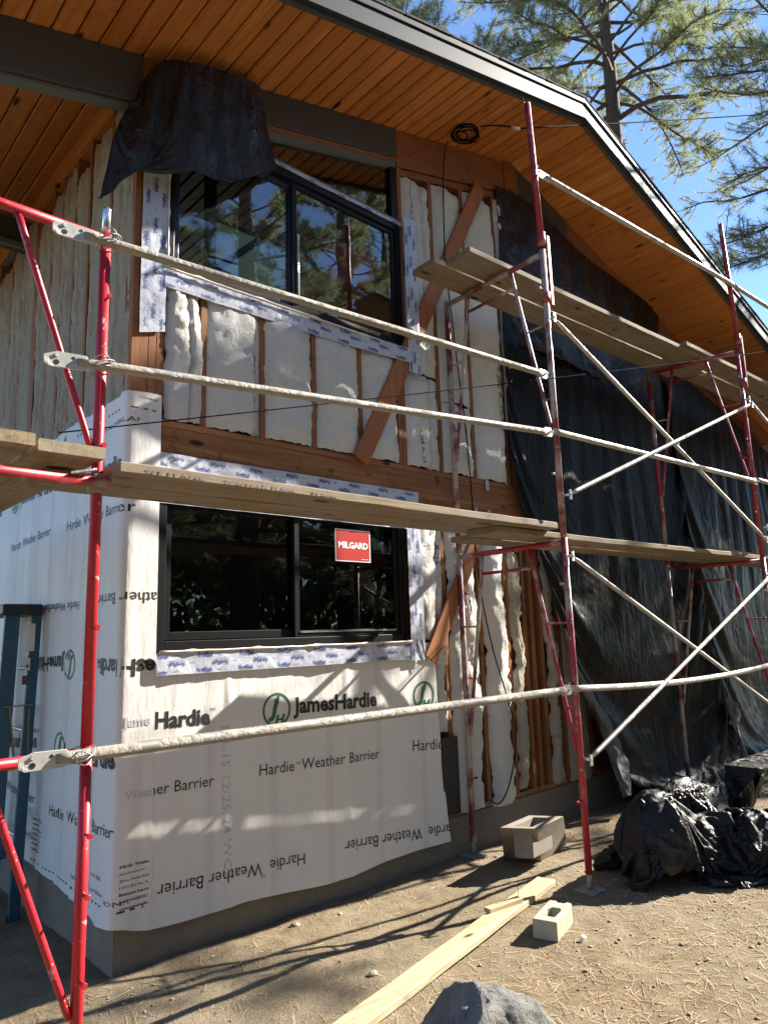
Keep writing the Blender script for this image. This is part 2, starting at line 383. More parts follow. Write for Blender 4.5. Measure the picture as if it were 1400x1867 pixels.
# ------------------------------------------------------------------ ground
def ground_z(x, y):
    z = .020*N(x*.9, y*.9, 3.1) + .012*N(x*3.1, y*3.1, 1.7) + .006*N(x*9, y*9, .3) + .003*N(x*23, y*23, 8.0)
    if y > -.35 and x > -.4: z += .03*max(0.0, (y+.35)/.35)**1.2 * (1 if y < 0 else 0) * (.4+.6*N(x*2.3, 4.0)**2)
    return z
def spaced():
    xs = list(np.arange(-3.2, 7.6, .045)); ys = list(np.arange(-3.9, 2.2, .045))
    k = .07; x = xs[-1]
    while x < 400: x += k; xs.append(x); k *= 1.25
    k = .07; x = xs[0]
    while x > -400: x -= k; xs.insert(0, x); k *= 1.25
    k = .07; y = ys[-1]
    while y < 400: y += k; ys.append(y); k *= 1.25
    k = .07; y = ys[0]
    while y > -400: y -= k; ys.insert(0, y); k *= 1.25
    return xs, ys
gx, gy = spaced()
g = MB(); g.grid([[(x, y, ground_z(x, y) if abs(x) < 40 and abs(y) < 40 else 0.0) for x in gx] for y in gy])
tag(g.build('ground', dirt), kind='structure')

# ------------------------------------------------------------------ the house
house = thing('house', 'two storey gabled house with open stud walls, white weather barrier and cedar soffit', 'house')
RX, RZ, SL = 3.62, 5.955, .27
def zs(x): return RZ - SL*abs(x-RX)
XL, XR, YO, YB, XE = -1.35, 10.9, -.785, 6.0, 9.7

mb = MB()                                                        # tongue and groove soffit boards, one island each
def board(x0, x1):
    g_, c = .0038, .0085
    a, b = zs(x0), zs(x1)
    poly = [(x0+g_, a+c), (x0+g_+c, a), (x1-g_-c, b), (x1-g_, b+c), (x1-g_, b+.02), (x0+g_, a+.02)]
    n = len(poly); vs = [(x, YO, z) for x, z in poly] + [(x, YB, z) for x, z in poly]
    mb.add(vs, [tuple(range(n)), tuple(range(2*n-1, n-1, -1))] + [(i, n+i, n+(i+1)%n, (i+1)%n) for i in range(n)])
pw = .1285; x = RX
while x > XL+.05: board(max(x-pw, XL+.02), x); x -= pw
x = RX; pw = .150
while x < XR-.05: board(x, min(x+pw, XR-.02)); x += pw
mb.build('soffit', soffit_wood, house)
mb = MB()                                                        # roof deck and shingles
for a, b in ((XL, RX), (RX, XR)):
    mb.prism([(a, zs(a)+.03), (b, zs(b)+.03), (b, zs(b)+.165), (a, zs(a)+.165)], YO+.012, YB)
random.seed(5)
roof = mb.build('roof', shingle, house)
mb = MB(); x = XL-.02
while x < XR:
    w_ = random.uniform(.10, .30); x1 = min(x+w_, XR)
    if x < RX < x1: x1 = RX
    t = random.uniform(.010, .016)
    mb.prism([(x, zs(x)+.166), (x1-.004, zs(x1)+.166), (x1-.004, zs(x1)+.168+t), (x, zs(x)+.168+t)], -.842+random.uniform(-.003,.003), YB)
    x = x1
mb.build('shingles', shingle, roof)
mb = MB()
for a, b in ((XL, RX), (RX, XR)):
    mb.prism([(a, zs(a)-.018), (b, zs(b)-.018), (b, zs(b)+.112), (a, zs(a)+.112)], -.822, -.788)
mb.build('fascia', fascia_paint, house, bevel=.003)
mb = MB()
for a, b in ((XL, RX), (RX, XR)):
    mb.prism([(a, zs(a)+.117), (b, zs(b)+.117), (b, zs(b)+.163), (a, zs(a)+.163)], -.835, -.79)
mb.build('drip_trim', fascia_paint, house, bevel=.003)
mb = MB()
for a, b in ((XL, RX), (RX, XR)):
    mb.prism([(a, zs(a)-.035), (b, zs(b)-.035), (b, zs(b)-.004), (a, zs(a)-.004)], -.786, -.755)
mb.build('soffit_shadow_strip', grey_paint, house)  # dark strip standing in for the shadow line under the fascia

# rake beams
def rake(name, m, x0, x1, dz0, dz1, y0, y1, bev=.004):
    b = MB()
    if x0 < RX < x1:
        b.prism([(x0, zs(x0)+dz0), (RX, zs(RX)+dz0), (x1, zs(x1)+dz0), (x1, zs(x1)+dz1), (RX, zs(RX)+dz1), (x0, zs(x0)+dz1)], y0, y1)
    else: b.prism([(x0, zs(x0)+dz0), (x1, zs(x1)+dz0), (x1, zs(x1)+dz1), (x0, zs(x0)+dz1)], y0, y1)
    return b.build(name, m, house, bevel=bev)
tag(rake('rake_beam', grey_paint, XL, .02, -.315, -.002, 0, .06), 'grey painted beam running past the corner')
rake('beam_trim', trim_metal, XL, .0, -.350, -.318, .022, .085)
rake('rake_beam', beam_wood, .022, .80, -.25, -.002, .004, .08)
tag(rake('rake_beam', grey_paint, .802, 2.095, -.252, -.002, -.014, .07), 'grey painted board over the high window')
tag(rake('rake_beam', beam_wood, 2.097, 3.50, -.325, -.002, -.004, .08), 'bare brown beam right of the high window')
rake('ridge_post', beam_wood, 3.502, 3.70, -.30, -.002, -.016, .08)
tag(rake('rake_beam', grey_paint, 3.702, 4.53, -.27, -.002, -.012, .07), 'grey painted board right of the ridge')
rake('rake_beam', beam_wood, 4.532, XE, -.20, -.002, -.006, .07)
rake('window_header', beam_wood, .30, 2.095, -.292, -.254, -.004, .07)

# framing
def stud(x0, x1, z0, z1, y0=0.0, y1=.085, m=None, name='stud'):
    b = MB(); b.box(x0, x1, y0, y1, z0, z1); return b.build(name, m or stud_wood, house, bevel=.002)
for a, b_ in ((.0, .094), (.097, .141), (.144, .188)): stud(a, b_, 2.777, zs(0)-.32, name='corner_post')
SX = [.4357, .843, 1.245, 1.65]
for x in SX: stud(x-.019, x+.019, 2.777, 3.60)
for x in (2.035, 2.076): stud(x-.019, x+.019, 2.777, 3.62)
stud(2.095, 2.133, 3.45, zs(2.1)-.327)
for x in (2.468, 2.864, 3.31): stud(x-.019, x+.019, 2.777, zs(x)-.40)
stud(3.39, 3.46, 2.777, zs(3.4)-.40)
for x in (2.43, 2.83, 3.17, 3.40, 3.50, 3.62, 3.88, 4.28): stud(x-.02, x+.02, .31, 2.418)
b = MB(); b.prism([(2.135, zs(2.135)-.40), (3.36, zs(3.36)-.40), (3.36, zs(3.36)-.345), (2.135, zs(2.135)-.345)], .002, .085); b.build('top_plate', beam_wood, house)
b = MB(); b.box(0, 3.60, -.002, .085, 2.737, 2.775); b.build('sole_plate', joist_wood, house, bevel=.002)
b = MB(); b.box(0, 3.60, .004, .085, 2.505, 2.735); b.build('rim_joist', joist_wood, house)
b = MB(); b.box(0, 3.60, 0, .085, 2.422, 2.502); b.build('top_plate', joist_wood, house, bevel=.002)
b = MB(); b.box(.2, XE, .01, .10, .27, .308); b.box(.01, .10, .20, YB, .337, .375); b.build('mud_sill', joist_wood, house)
def brace(p, q, w, y0):
    p = Vector((p[0], 0, p[1])); q = Vector((q[0], 0, q[1])); d = (q-p).normalized(); n = Vector((-d.z, 0, d.x))*w/2
    b = MB(); b.prism([((p-n).x, (p-n).z), ((p+n).x, (p+n).z), ((q+n).x, (q+n).z), ((q-n).x, (q-n).z)][::-1], y0, y0+.02)
    b.build('diagonal_brace', brace_wood, house, bevel=.002)
brace((1.605, 2.74), (3.09, 5.45), .135, -.050)
brace((2.205, 1.37), (2.90, 2.44), .125, -.050)

# backing, foundation, interior
b = MB()
b.box(0, .18, .088, .105, .31, zs(0)-.35); b.box(.18, 2.05, .088, .105, .31, 1.50); b.box(.18, 2.05, .088, .105, 2.40, 3.64)
b.box(.18, 2.05, .088, .105, 4.685, 4.72)
b.prism([(2.05, .31), (XE, .31), (XE, zs(XE)-.02), (RX, zs(RX)-.02), (2.05, zs(2.05)-.02)], .088, .105)
b.box(.088, .105, .105, YB, .31, 4.92)
b.build('sheathing', beam_wood, house)
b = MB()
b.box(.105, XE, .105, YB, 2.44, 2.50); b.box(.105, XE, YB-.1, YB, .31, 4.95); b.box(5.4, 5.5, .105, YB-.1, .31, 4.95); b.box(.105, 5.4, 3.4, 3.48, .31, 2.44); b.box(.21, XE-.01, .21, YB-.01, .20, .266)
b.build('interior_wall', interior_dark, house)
b = MB(); b.box(.105, 5.4, 2.6, 2.66, 2.5, 5.2); b.build('interior_wall', interior, house)
b = MB(); b.box(XE-.1, XE, 0, YB, .31, 4.3); b.build('end_wall', batt_dusty, house)
b = MB(); b.box(.2, XE, 0, .2, -.4, .268); b.box(0, .2, 0, YB, -.4, .335); b.build('foundation', concrete, house)

# surface of the walls: s runs along the gable (s > 0) and back along the side wall (s < 0), z up, off outwards
def wallpt(s, z, off):
    t = min(max((s+.03)/.06, 0.0), 1.0); n = Vector((-(1-t), -t, 0)).normalized()
    return Vector((max(s, 0.0), max(-s, 0.0), z)) + n*off
rb = random.Random(11)
def batt_part(s0, s1, z0, z1, m, rag=.016, marks=None, crease=None, bulge=.04, rec=.012, txt=None):
    nz = max(8, int((z1-z0)/.026)); nx = 16; sd = rb.uniform(0, 50); P = []
    def off(u, s, z, v=1.0):
        e = 1-abs(2*u-1)**3.5
        o = -rec + bulge*e*(.45+.55*v) + .022*N(s*5.5+sd, z*3.0)*e + .014*N(s*14, z*11+sd)*e + .008*ridge(s*22+sd, z*19, sd)*e + .006*N(s*40, z*40, sd)
        for (ax, az_, bx, bz) in ((1.605, 2.74, 3.09, 5.45), (2.205, 1.37, 2.90, 2.44)):
            dx, dz = bx-ax, bz-az_; q = ((s-ax)*dz-(z-az_)*dx)/math.hypot(dx, dz)
            if s > 0 and az_-.1 < z < bz+.1: o = min(o, .026+max(0, abs(q)-.075)*.8)
        for cu, w_, d_ in (crease or ()): o -= d_*math.exp(-((u-cu-.03*N(z*4, sd))/w_)**2)
        return o
    for r in range(nz+1):
        z = lerp(z0, z1, r/nz); row = []
        e0 = rag*(N(z*3.3, sd)*1.5 + N(z*13, sd+3)*.8 + N(z*37, sd)*.6) ; e1 = rag*(N(z*3.3, sd+9)*1.5 + N(z*13, sd+5)*.8 + N(z*37, sd+8)*.6)
        for c in range(nx+1):
            u = c/nx; s = lerp(s0+e0, s1+e1, u)
            v = min(1.0, min(r, nz-r)/2.5); o = off(u, s, z, v)
            if r in (0, nz): z_ = z + .012*N(s*22, sd) + .01*N(s*60, sd)
            else: z_ = z
            row.append(wallpt(s, z_, o))
        P.append(row)
    b = MB(); b.grid(P)
    def surf(s, z):
        return wallpt(s, z, off(min(max((s-s0)/(s1-s0), 0), 1), s, z) + .005)
    for (t, a, q, hs) in (txt or []): add_text(b, t, surf, a, q, 1, .012, hs, 1)
    return b.build('insulation_batt', [m, ink_grey], house)
def vtext(s, ztop, zbot): return ((s, ztop), (s, zbot))
zb, zt = 2.782, 3.575
batt_part(.190, .424, zb, zt, batt, crease=[(.62, .05, .025)])
batt_part(.450, .832, zb, zt, batt, crease=[(.9, .05, .03)], txt=[('JM R-15  WC2', (.775, 3.30), (.775, 2.88), .55)])
batt_part(.858, 1.232, zb, zt, batt, bulge=.05, txt=[])
batt_part(1.262, 1.636, zb, zt, batt, bulge=.05)
batt_part(1.667, 2.018, zb, zt, batt)
zz = lambda x: zs(x)-.42
batt_part(2.097, 2.452, zb, 3.50, batt, crease=[(.68, .05, .03)], txt=[('6 JM R-15', (2.22, 3.08), (2.22, 2.80), .55)])
batt_part(2.135, 2.452, 3.52, zz(2.2), batt, crease=[(.62, .04, .02)], txt=[('5 JM R-15 12/25/24 WC2', (2.225, 4.62), (2.225, 5.12), .5)])
batt_part(2.488, 2.852, zb, 3.35, batt, txt=[('12/25/24 WC2', (2.72, 3.25), (2.72, 2.86), .5)])
batt_part(2.488, 2.852, 3.36, zz(2.55), batt, txt=[('JM R-15', (2.60, 3.40), (2.60, 3.75), .6)])
batt_part(2.886, 3.296, zb, 3.25, batt, bulge=.055)
batt_part(2.886, 3.296, 3.26, zz(2.95), batt, bulge=.05, txt=[('6 JM R-15', (3.18, 3.80), (3.18, 3.36), .5)])
batt_part(3.31, 3.42, 3.3, zz(3.3), batt)
batt_part(2.09, 2.408, 1.52, 2.40, batt, crease=[(.75, .06, .03)], txt=[('R-15', (2.33, 2.2), (2.33, 2.05), .7)])
batt_part(2.285, 2.408, .86, 1.50, batt, bulge=.02)
batt_part(2.462, 2.79, .28, 2.40, batt, rag=.032, crease=[(.45, .05, .02)], txt=[('12/25/24 WC2', (2.60, 1.95), (2.60, 1.42), .5)])
batt_part(2.86, 3.13, .26, 2.40, batt, rag=.036, bulge=.07, crease=[(.8, .05, .02)])
batt_part(3.21, 3.34, .34, 2.40, batt_dusty, rag=.05)
batt_part(3.66, 3.80, .30, 2.40, batt_dusty, rag=.05)
batt_part(3.90, 4.25, .28, 2.40, batt_dusty, rag=.02)
# left side wall
for i, (a, b_, cr_) in enumerate(((.02, .355, .5), (.362, .695, .35), (.742, .968, .6), (.975, 1.215, .5), (1.222, 1.44, .3), (1.448, 1.70, .6), (1.83, 2.12, .4), (2.13, 2.40, .6), (2.43, 2.80, .4), (2.83, 3.20, .5), (3.23, 3.60, .5))):
    batt_part(-b_, -a, 2.6, 4.80-.07*(i % 3), batt_dusty, rag=.020 if i not in (0, 1) else .012, bulge=.022, rec=.008, crease=[(cr_, .035, .035), (cr_+.3, .02, .02)],
              txt=[('JM R-15 12/25/24', (-(b_-.12), 3.10), (-(b_-.12), 2.80), .5)] if i in (3, 5) else None)
for y in [.358, .718, .972, 1.22, 1.444, 1.765, 2.125, 2.415, 2.815, 3.215]:
    b = MB(); b.box(-.004, .085, y-(.05 if y == 1.765 else .019), y+(.05 if y == 1.765 else .019), .38, 4.83); b.build('stud', stud_wood, house)
b = MB(); b.box(-.022, 0, .07, YB, 4.835, zs(-.02)-.003); b.box(0, .085, .07, 1.97, 4.832, 4.95); b.build('wall_trim', soffit_wood, house, bevel=.003)
b = MB(); b.box(XL, -.024, 1.96, 2.06, 4.60, 4.825); b.box(XL, -.024, 1.93, 1.955, 4.575, 4.62, 1); tag(b.build('eave_beam', [interior_dark, trim_metal], house), 'dark beam across the left eave')

# windows of the gable
def ring(mb, x0, x1, z0, z1, w, y0, y1, mi=0):
    mb.box(x0, x0+w, y0, y1, z0, z1, mi); mb.box(x1-w, x1, y0, y1, z0, z1, mi)
    mb.box(x0+w, x1-w, y0, y1, z0, z0+w, mi); mb.box(x0+w, x1-w, y0, y1, z1-w, z1, mi)
b = MB(); ring(b, .188, 2.092, 3.668, 4.684, .045, -.012, .075)
up = b.build('window', black_frame, house, bevel=.003); tag(up, 'upper sliding window with black frame')
b = MB(); ring(b, .236, 1.125, 3.715, 4.637, .045, .03, .062); b.build('sash', navy_frame, up, bevel=.002)
b = MB(); ring(b, 1.085, 2.045, 3.715, 4.637, .036, .004, .028); b.build('sash', black_frame, up, bevel=.002)
b = MB(); b.box(1.122, 1.136, -.006, .003, 3.75, 4.25); b.build('sash_rail', bright_steel, up)
b = MB(); b.add([(.28, .045, 3.76), (1.08, .045, 3.76), (1.08, .045, 4.592), (.28, .045, 4.592)], [(0,1,2,3)]); b.build('pane', glass_up, up)
b = MB(); b.add([(1.121, .016, 3.75), (2.01, .016, 3.75), (2.01, .016, 4.602), (1.121, .016, 4.602)], [(0,1,2,3)]); b.build('pane', glass_up, up)
b = MB(); b.box(1.42, 1.84, .0215, .0225, 4.06, 4.36); b.build('sticker', ink('sticker_back', (.38,.045,.045)), up)
b = MB(); z0c = 4.745; xa, xb = .44, 2.078
def zc(x): return zs(x)-.296
b.box(xa, xb, -.004, .07, 4.722, z0c)
b.prism([(xa, z0c), (xa+.001, z0c), (xb, zc(xb)-.045), (xb, zc(xb)), (xa, zc(xa))], -.006, .07)
cl = b.build('window', trim_metal, house); tag(cl, 'sloping clerestory window under the grey rake board')
b = MB(); b.box(xb-.052, xb-.002, .0, .066, z0c+.001, zc(xb)-.05); b.build('frame', black_frame, cl)
b = MB(); b.add([(xa, .03, z0c), (xb-.05, .03, z0c), (xb-.05, .03, zc(xb)-.03), (xa, .03, zc(xa)-.03)], [(0,1,2,3)]); b.build('pane', glass_up, cl)
b = MB(); b.box(.188, 2.10, -.016, -.004, 4.700, 4.722); b.build('window_header', beam_wood, house)

b = MB(); ring(b, .172, 2.012, 1.508, 2.385, .05, -.012, .075)
lo = b.build('window', black_frame, house, bevel=.003); tag(lo, 'lower sliding window with black frame and red sticker')
b = MB(); ring(b, .225, 1.125, 1.562, 2.33, .045, .03, .062); b.build('sash', black_frame, lo, bevel=.002)
b = MB(); ring(b, 1.075, 1.960, 1.562, 2.33, .036, .004, .028); b.build('sash', black_frame, lo, bevel=.002)
b = MB(); b.box(1.112, 1.922, -.002, .003, 1.585, 1.593); b.build('sash_rail', bright_steel, lo)
b = MB(); b.add([(.27, .045, 1.60), (1.08, .045, 1.60), (1.08, .045, 2.29), (.27, .045, 2.29)], [(0,1,2,3)]); b.build('pane', glass_low, lo)
b = MB(); b.add([(1.111, .016, 1.598), (1.924, .016, 1.598), (1.924, .016, 2.294), (1.111, .016, 2.294)], [(0,1,2,3)]); b.build('pane', glass_low, lo)
a_, c_ = W(611, 963, .01), W(676, 1026, .01); b = MB()
b.box(a_.x, c_.x, .0115, .0125, c_.z, a_.z, 2); b.box(a_.x+.008, c_.x-.008, .0100, .0114, c_.z+.008, a_.z-.008, 0)
add_text(b, 'MILGARD', lambda s, z: Vector((s, .0085, z)), (a_.x+.024, (a_.z+c_.z)/2-.018), (c_.x-.024, (a_.z+c_.z)/2-.018), 1, .035, .95)
b.box(c_.x-.085, c_.x-.02, .0082, .0090, c_.z+.016, c_.z+.019, 1)
tag(b.build('sticker', [ink_red, ink_white, ink_white], lo), 'red square sticker with white lettering')
# green board leaning inside the upper window, with dark tape
gl_ = W(393, 397, .20); gr_ = W(520, 450, .20)
b = MB(); b.box(gl_.x, gr_.x, .20, .22, 2.5, gl_.z); pn = b.build('wall_panel', drywall, house)
d0, d1 = W(392, 492, .195), W(484, 430, .195); b = MB(); b.beam(d0, d1, .006, .045, (0,0,1)); b.beam((gl_.x, .195, gl_.z-.01), (gr_.x, .195, gl_.z-.01), .006, .03); b.build('tape', ink_black, pn)
b = MB(); b.box(gl_.x-.07, gl_.x-.002, .18, .22, 2.5, 5.0); b.build('interior_stud', interior_dark, house)

# black square of flashing beside the wrap
a_, c_ = W(803, 1345), W(833, 1480); b = MB(); b.box(2.29, c_.x, -.038, -.030, c_.z, a_.z); b.build('flashing_panel', hole_black, house)
# small metal straps on the rim
for (px, py) in ((886, 885), (890, 940), (866, 935)):
    p = W(px, py); b = MB(); b.box(p.x-.02, p.x+.02, -.012, -.008, p.z-.045, p.z+.045); b.build('metal_strap', galv, house)

# ------------------------------------------------------------------ weather barrier (membrane wrapped round the corner)
def gp(px, py): p = W(px, py); return (p.x, p.z)
def lp(px, py): p = Lw(px, py); return (-p.y, p.z)
_bp = [gp(x, y) for x, y in ((208,1690),(235,1693),(262,1692),(300,1684),(345,1672),(400,1655),(445,1640),(520,1624),(590,1610),(640,1594),(700,1567),(750,1549),(810,1531))]
def zbot(s):
    if s >= 0: return interp(s, [p[0] for p in _bp], [p[1] for p in _bp])
    return interp(-s, [0, .12, .20, .41, 1.22, 3.6], [.225, .21, .24, .255, .30, .33])
def wrap_off(s, z):
    e = math.exp(-max(z-zbot(s), 0)/.13)
    o = .020 + .007*N(s*3.1, z*.55, 2.0) + .0035*N(s*8.5, z*1.1, 5.0) + .022*e*(.8+.9*N(s*2.2, 7.0))
    if s < 0:
        for k, cs in enumerate((-.22,-.46,-.72,-1.02,-1.36,-1.75)):
            c_ = cs + .02*N(z*2.1, k*3.0); o += .010*math.exp(-((s-c_)/.014)**2)*(.6+.6*N(z*1.7, k+.5)) - .006*math.exp(-((s-c_+.035)/.03)**2)
        o += .012*max(0, 1-abs((s+.18)+(z-.7)*.33)/.04)*(1 if z < .95 else 0)*max(0,(z-.3))
    else:
        o += .006*math.exp(-((s-.60-.02*N(z*3))/.02)**2) + .005*math.exp(-((s-1.45)/.03)**2)
        e2 = max(0, (s-1.95)/.35); o += .030*e2**2*(.8+.9*N(z*2.6, 3.3))
    return o
def wsurf(s, z, lift=.0018): return wallpt(s, z, wrap_off(s, z)+lift)
def edge(z): return interp(z, [.148, .885, 1.49], [2.313, 2.278, 2.243]) + .006*N(z*5, 1)
INK = [wrap, ink_black, ink_green, ink_pale]
def logo(b, sf, c, R, rot=1):
    n = 48; vs = []; fs = []
    for i in range(n):
        g_ = 2*math.pi*i/n
        for r in (R*.86, R): vs.append(sf(c[0]+rot*r*math.sin(g_), c[1]+rot*r*math.cos(g_)))
    for i in range(n): fs.append((2*i, 2*i+1, (2*i+3) % (2*n), (2*i+2) % (2*n)))
    b.add(vs, fs, 2)
    def q(u, v): return (c[0]+rot*u*R, c[1]+rot*v*R)
    add_text(b, 'J', sf, q(-.56, -.28), q(-.08, -.28), 2, .05, .95, 2, .22)
    add_text(b, 'H', sf, q(-.14, -.80), q(.46, -.80), 2, .05, .80, 2, .22)
    b.add([sf(*q(-.05,.3)), sf(*q(.12,.3)), sf(*q(.24,.9)), sf(*q(.07,.9))], [(0,1,2,3)], 2)
HW = 'Hardie  Weather Barrier'
def tm(b, sf, at, k, rot=1):                                      # the small TM mark
    add_text(b, 'TM', sf, at, (at[0]+rot*k, at[1]), 1, 0, 1, 1)

# sheet round the corner and along the side wall
b = MB(); P = []; ss = list(np.arange(-3.6, -.08, .02)) + list(np.arange(-.08, .175, .012))
for r in range(66):
    row = []
    for s in ss:
        top = 2.90 + .012*N(s*6, 4.4) - (.02 if s < -.05 else 0); row.append(wallpt(s, lerp(zbot(s), top, r/65), wrap_off(s, lerp(zbot(s), top, r/65))+.006))
    P.append(row)
b.grid(P)
sl = lambda s, z: wsurf(s, z, .0078)
T = lambda t, a, c, mi=1, bold=0.0, hs=1.0, res=2: add_text(b, t, sl, a, c, mi, bold, hs, res)
T('JamesHardie', lp(44, 920), lp(103, 897), 1, .035, 1.0); logo(b, sl, lp(36, 917), .085)
T('JamesHardie', (lp(12, 941)[0]-.62, lp(12, 941)[1]-.01), lp(12, 941), 1, .035, 1.0)
T(HW, lp(28, 1007), lp(100, 975)); T(HW, lp(130, 969), lp(236, 931)); T(HW, (lp(8, 1013)[0]-.85, lp(8,1013)[1]), lp(8, 1013))
# upside-down rows; the first runs across the corner
zr = gp(280, 1090)[1]+.045; T('Hardie  Weather Barrier', (.42-.0, zr), (lp(187, 1090)[0], zr)) if False else T('ather Barrier', (.170, gp(279,1080)[1]), (lp(187,1086)[0], lp(187,1086)[1]))
T(HW, lp(154, 1096), (lp(154,1096)[0]-.70, lp(60,1107)[1]))
T('esHardie', (.170, gp(278, 1202)[1]), lp(186, 1200), 1, .035)
T('JamesHardie', lp(126, 1196), (lp(126,1196)[0]-.62, lp(75,1200)[1]), 1, .035); logo(b, sl, lp(137, 1211), .085, -1)
logo(b, sl, lp(30, 1212), .085, -1)
logo(b, sl, lp(12, 1339), .085, 1); logo(b, sl, lp(118, 1362), .085, 1)
T('JamesHardie', lp(20, 1360), lp(76, 1362), 1, .035); T('JamesHardie', lp(124, 1385), (.0-.005, gp(208,1402)[1]), 1, .035)
T(HW, (lp(72,1458)[0]-.85, lp(72,1458)[1]-.0), lp(72, 1464)); T(HW, lp(100, 1484), lp(212, 1528))
for k, (t, w_) in enumerate((('Hardie  Weathe', .98), ('manufactured for:', .88), ('James Hardie Build', .98), ('10901 Elm Ave, Fo', .98), ('Evaluation Report', .98), ('1-866-4-HARDIE (', .96), ('www.jameshardie', .96))):
    z = .485-.031*k; T(t, (.018, z), (.018+.142*w_, z), 1, .02 if k in (0, 4, 5, 6) else 0, 1.0, 1)
    a_ = lp(70, 1492); T(t, (a_[0], a_[1]-.027*k), (a_[0]+.16*w_, a_[1]-.027*k), 1, .01, 1.0, 1)
def dash(s, z, w_, h): b.add([sl(s, z), sl(s+w_, z), sl(s+w_, z+h), sl(s, z+h)], [(0,1,2,3)], 1)
for s in (.012, .062): dash(s, .288, .026, .009)
T('X', (.118, .283), (.138, .283), 1, .01, 1, 1); T('2 INCH', (.060, .342), (-.045, .342), 1, 0, .9, 1)
T('HORIZONTAL MINIMUM OVERLAP', (-.07, .36), (-.50, .37), 1, 0, .8, 1); T('SIDE OUT', (-.10, .43), (-.24, .435), 1, 0, .8, 1)
s = -.03
for k in range(26):
    if k % 5: dash(s-.022, .300+.018*(-s)/1.2, .017, .009)
    s -= .045
# the tall flap at the corner, above the window
T('11123448R32E', (.045, 2.862), (.145, 2.858), 1, 0, 1.1, 1)
for s in (.01, .065, .115): dash(s, 2.800, .026, .007)
for k in range(16):
    if k not in (4, 5, 9): dash(-.07-.045*k, 2.796, .019, .009)
T('MINIMUM VERTICAL OVERLAP', (-.55, 2.706), (.052, 2.724), 1, 0, .85, 1); T('SIDE OUT', (-.50, 2.645), (-.32, 2.65), 1, 0, .9, 1)
T('JamesHardie', (-.62, 2.47), (-.012, 2.47), 1, .035)
T('Jame', (.01, gp(230,1325)[1]), (.15, gp(230,1325)[1]), 3, .03); T('Weat', (.03, gp(240,1455)[1]), (.165, gp(240,1455)[1]), 3, 0)
wb = b.build('weather_barrier', INK, house); tag(wb, 'white printed membrane wrapped round the corner onto the side wall')

b = MB(); P = []
for r in range(46):
    row = []
    for c in range(140):
        u = c/139; s0 = .160; s = lerp(s0, 2.25, u); z = lerp(zbot(s), 1.49, r/45); s = lerp(s0, edge(z), u); z = lerp(zbot(s), 1.49, r/45)
        row.append(wallpt(s, z, wrap_off(s, z)))
    P.append(row)
b.grid(P)
sl = wsurf
T('sHardie', gp(262, 1329.5), gp(379, 1319), 1, .035, 1.0); tm(b, sl, gp(379, 1296), .03)
logo(b, sl, gp(501, 1294), .098); T('JamesHardie', gp(531, 1300), gp(683, 1286), 1, .035, 1.0); tm(b, sl, gp(684, 1267), .025)
logo(b, sl, gp(767, 1268), .098)
T(HW, gp(469, 1414), gp(687, 1382)); tm(b, sl, gp(536, 1394), .03)
T('ther Barrier', gp(258, 1451.5), gp(386, 1431)); T('Hardie', gp(748, 1369), gp(800, 1364.5))
T(HW, gp(551, 1553), gp(283, 1612)); T('ardie  Weather Barrier', gp(809, 1500), gp(624, 1532))
tm(b, sl, gp(479, 1590), .03, -1); tm(b, sl, gp(760, 1521), .025, -1)
T('1 R-15 12/25/24 WC2', gp(399, 1325), gp(404, 1600), 3, 0, .8, 1)
wb2 = b.build('weather_barrier', INK, house); tag(wb2, 'white printed membrane across the gable under the lower window')

# ------------------------------------------------------------------ flashing membrane strips
def strip(p, q, w, y0, seed, rows, label=None, cut0=0.0, cut1=0.0, wr=1.0, y1=None, size=.090, sp=.130):
    p = Vector((p[0], 0, p[1])); q = Vector((q[0], 0, q[1])); d = q-p; L = d.length; d.normalize(); n = Vector((-d.z, 0, d.x))
    def sf(a, c, lift=.0):
        v = c/w; k = p + d*a + n*c
        o = (y0 if y1 is None else lerp(y0, y1, max(0, a/L*3-2))) + wr*(.006*N(a*5, c*9, seed) + .003*N(a*17, c*22, seed) + .004*max(0, N(a*2.3, seed*3.0))*v)
        return Vector((k.x, -o-lift, k.z))
    na = max(6, int(L/.018)); nc = max(4, int(w/.014)); b = MB()
    b.grid([[sf(lerp(cut0*(r/nc), L-cut1*(r/nc), c/na), w*r/nc) for c in range(na+1)] for r in range(nc+1)])
    ts = lambda a, c: sf(a, c, .0022); rr = random.Random(seed)
    for k, off in enumerate(rows):
        a = -.02 + .085*(k % 2) + rr.uniform(-.02, .02); inv = k % 2
        while a < L-.02:
            s0, s1 = max(a, .004), min(a+size, L-.004)
            if s1-s0 > .05:
                if not inv: add_text(b, 'FortiFlash', ts, (s0, off), (s0+size*min(1, (s1-s0)/size), off), 1, .035, 1.3, 1)
                else: add_text(b, 'FortiFlash', ts, (s1, off+.014), (s0, off+.014), 1, .035, 1.3, 1)
                zl = off-.006 if not inv else off+.020
                b.add([ts(s0, zl), ts(s1, zl), ts(s1, zl+.0016), ts(s0, zl+.0016)], [(0,1,2,3)], 1)
                z2 = off-.017 if not inv else off+.031
                if 0.004 < z2 < w-.004 and s1+.05 < L: b.add([ts(s0, z2), ts(s1+.05, z2), ts(s1+.05, z2+.0010), ts(s0, z2+.0010)], [(0,1,2,3)], 2)
            m_ = a+size+.035
            if m_+.024 < L: add_text(b, 'Forty', ts, (m_, off+.006), (m_+.024, off+.006), 1, .01, 1, 1)
            a += sp*2
    o = b.build('flashing_tape', [tape, ink_blue, ink_pale], house)
    if label: tag(o, label)
    return o
strip((.166, 1.384), (2.03, 1.384), .118, .044, 3, [.010, .050, .090], 'printed membrane strip under the lower window')
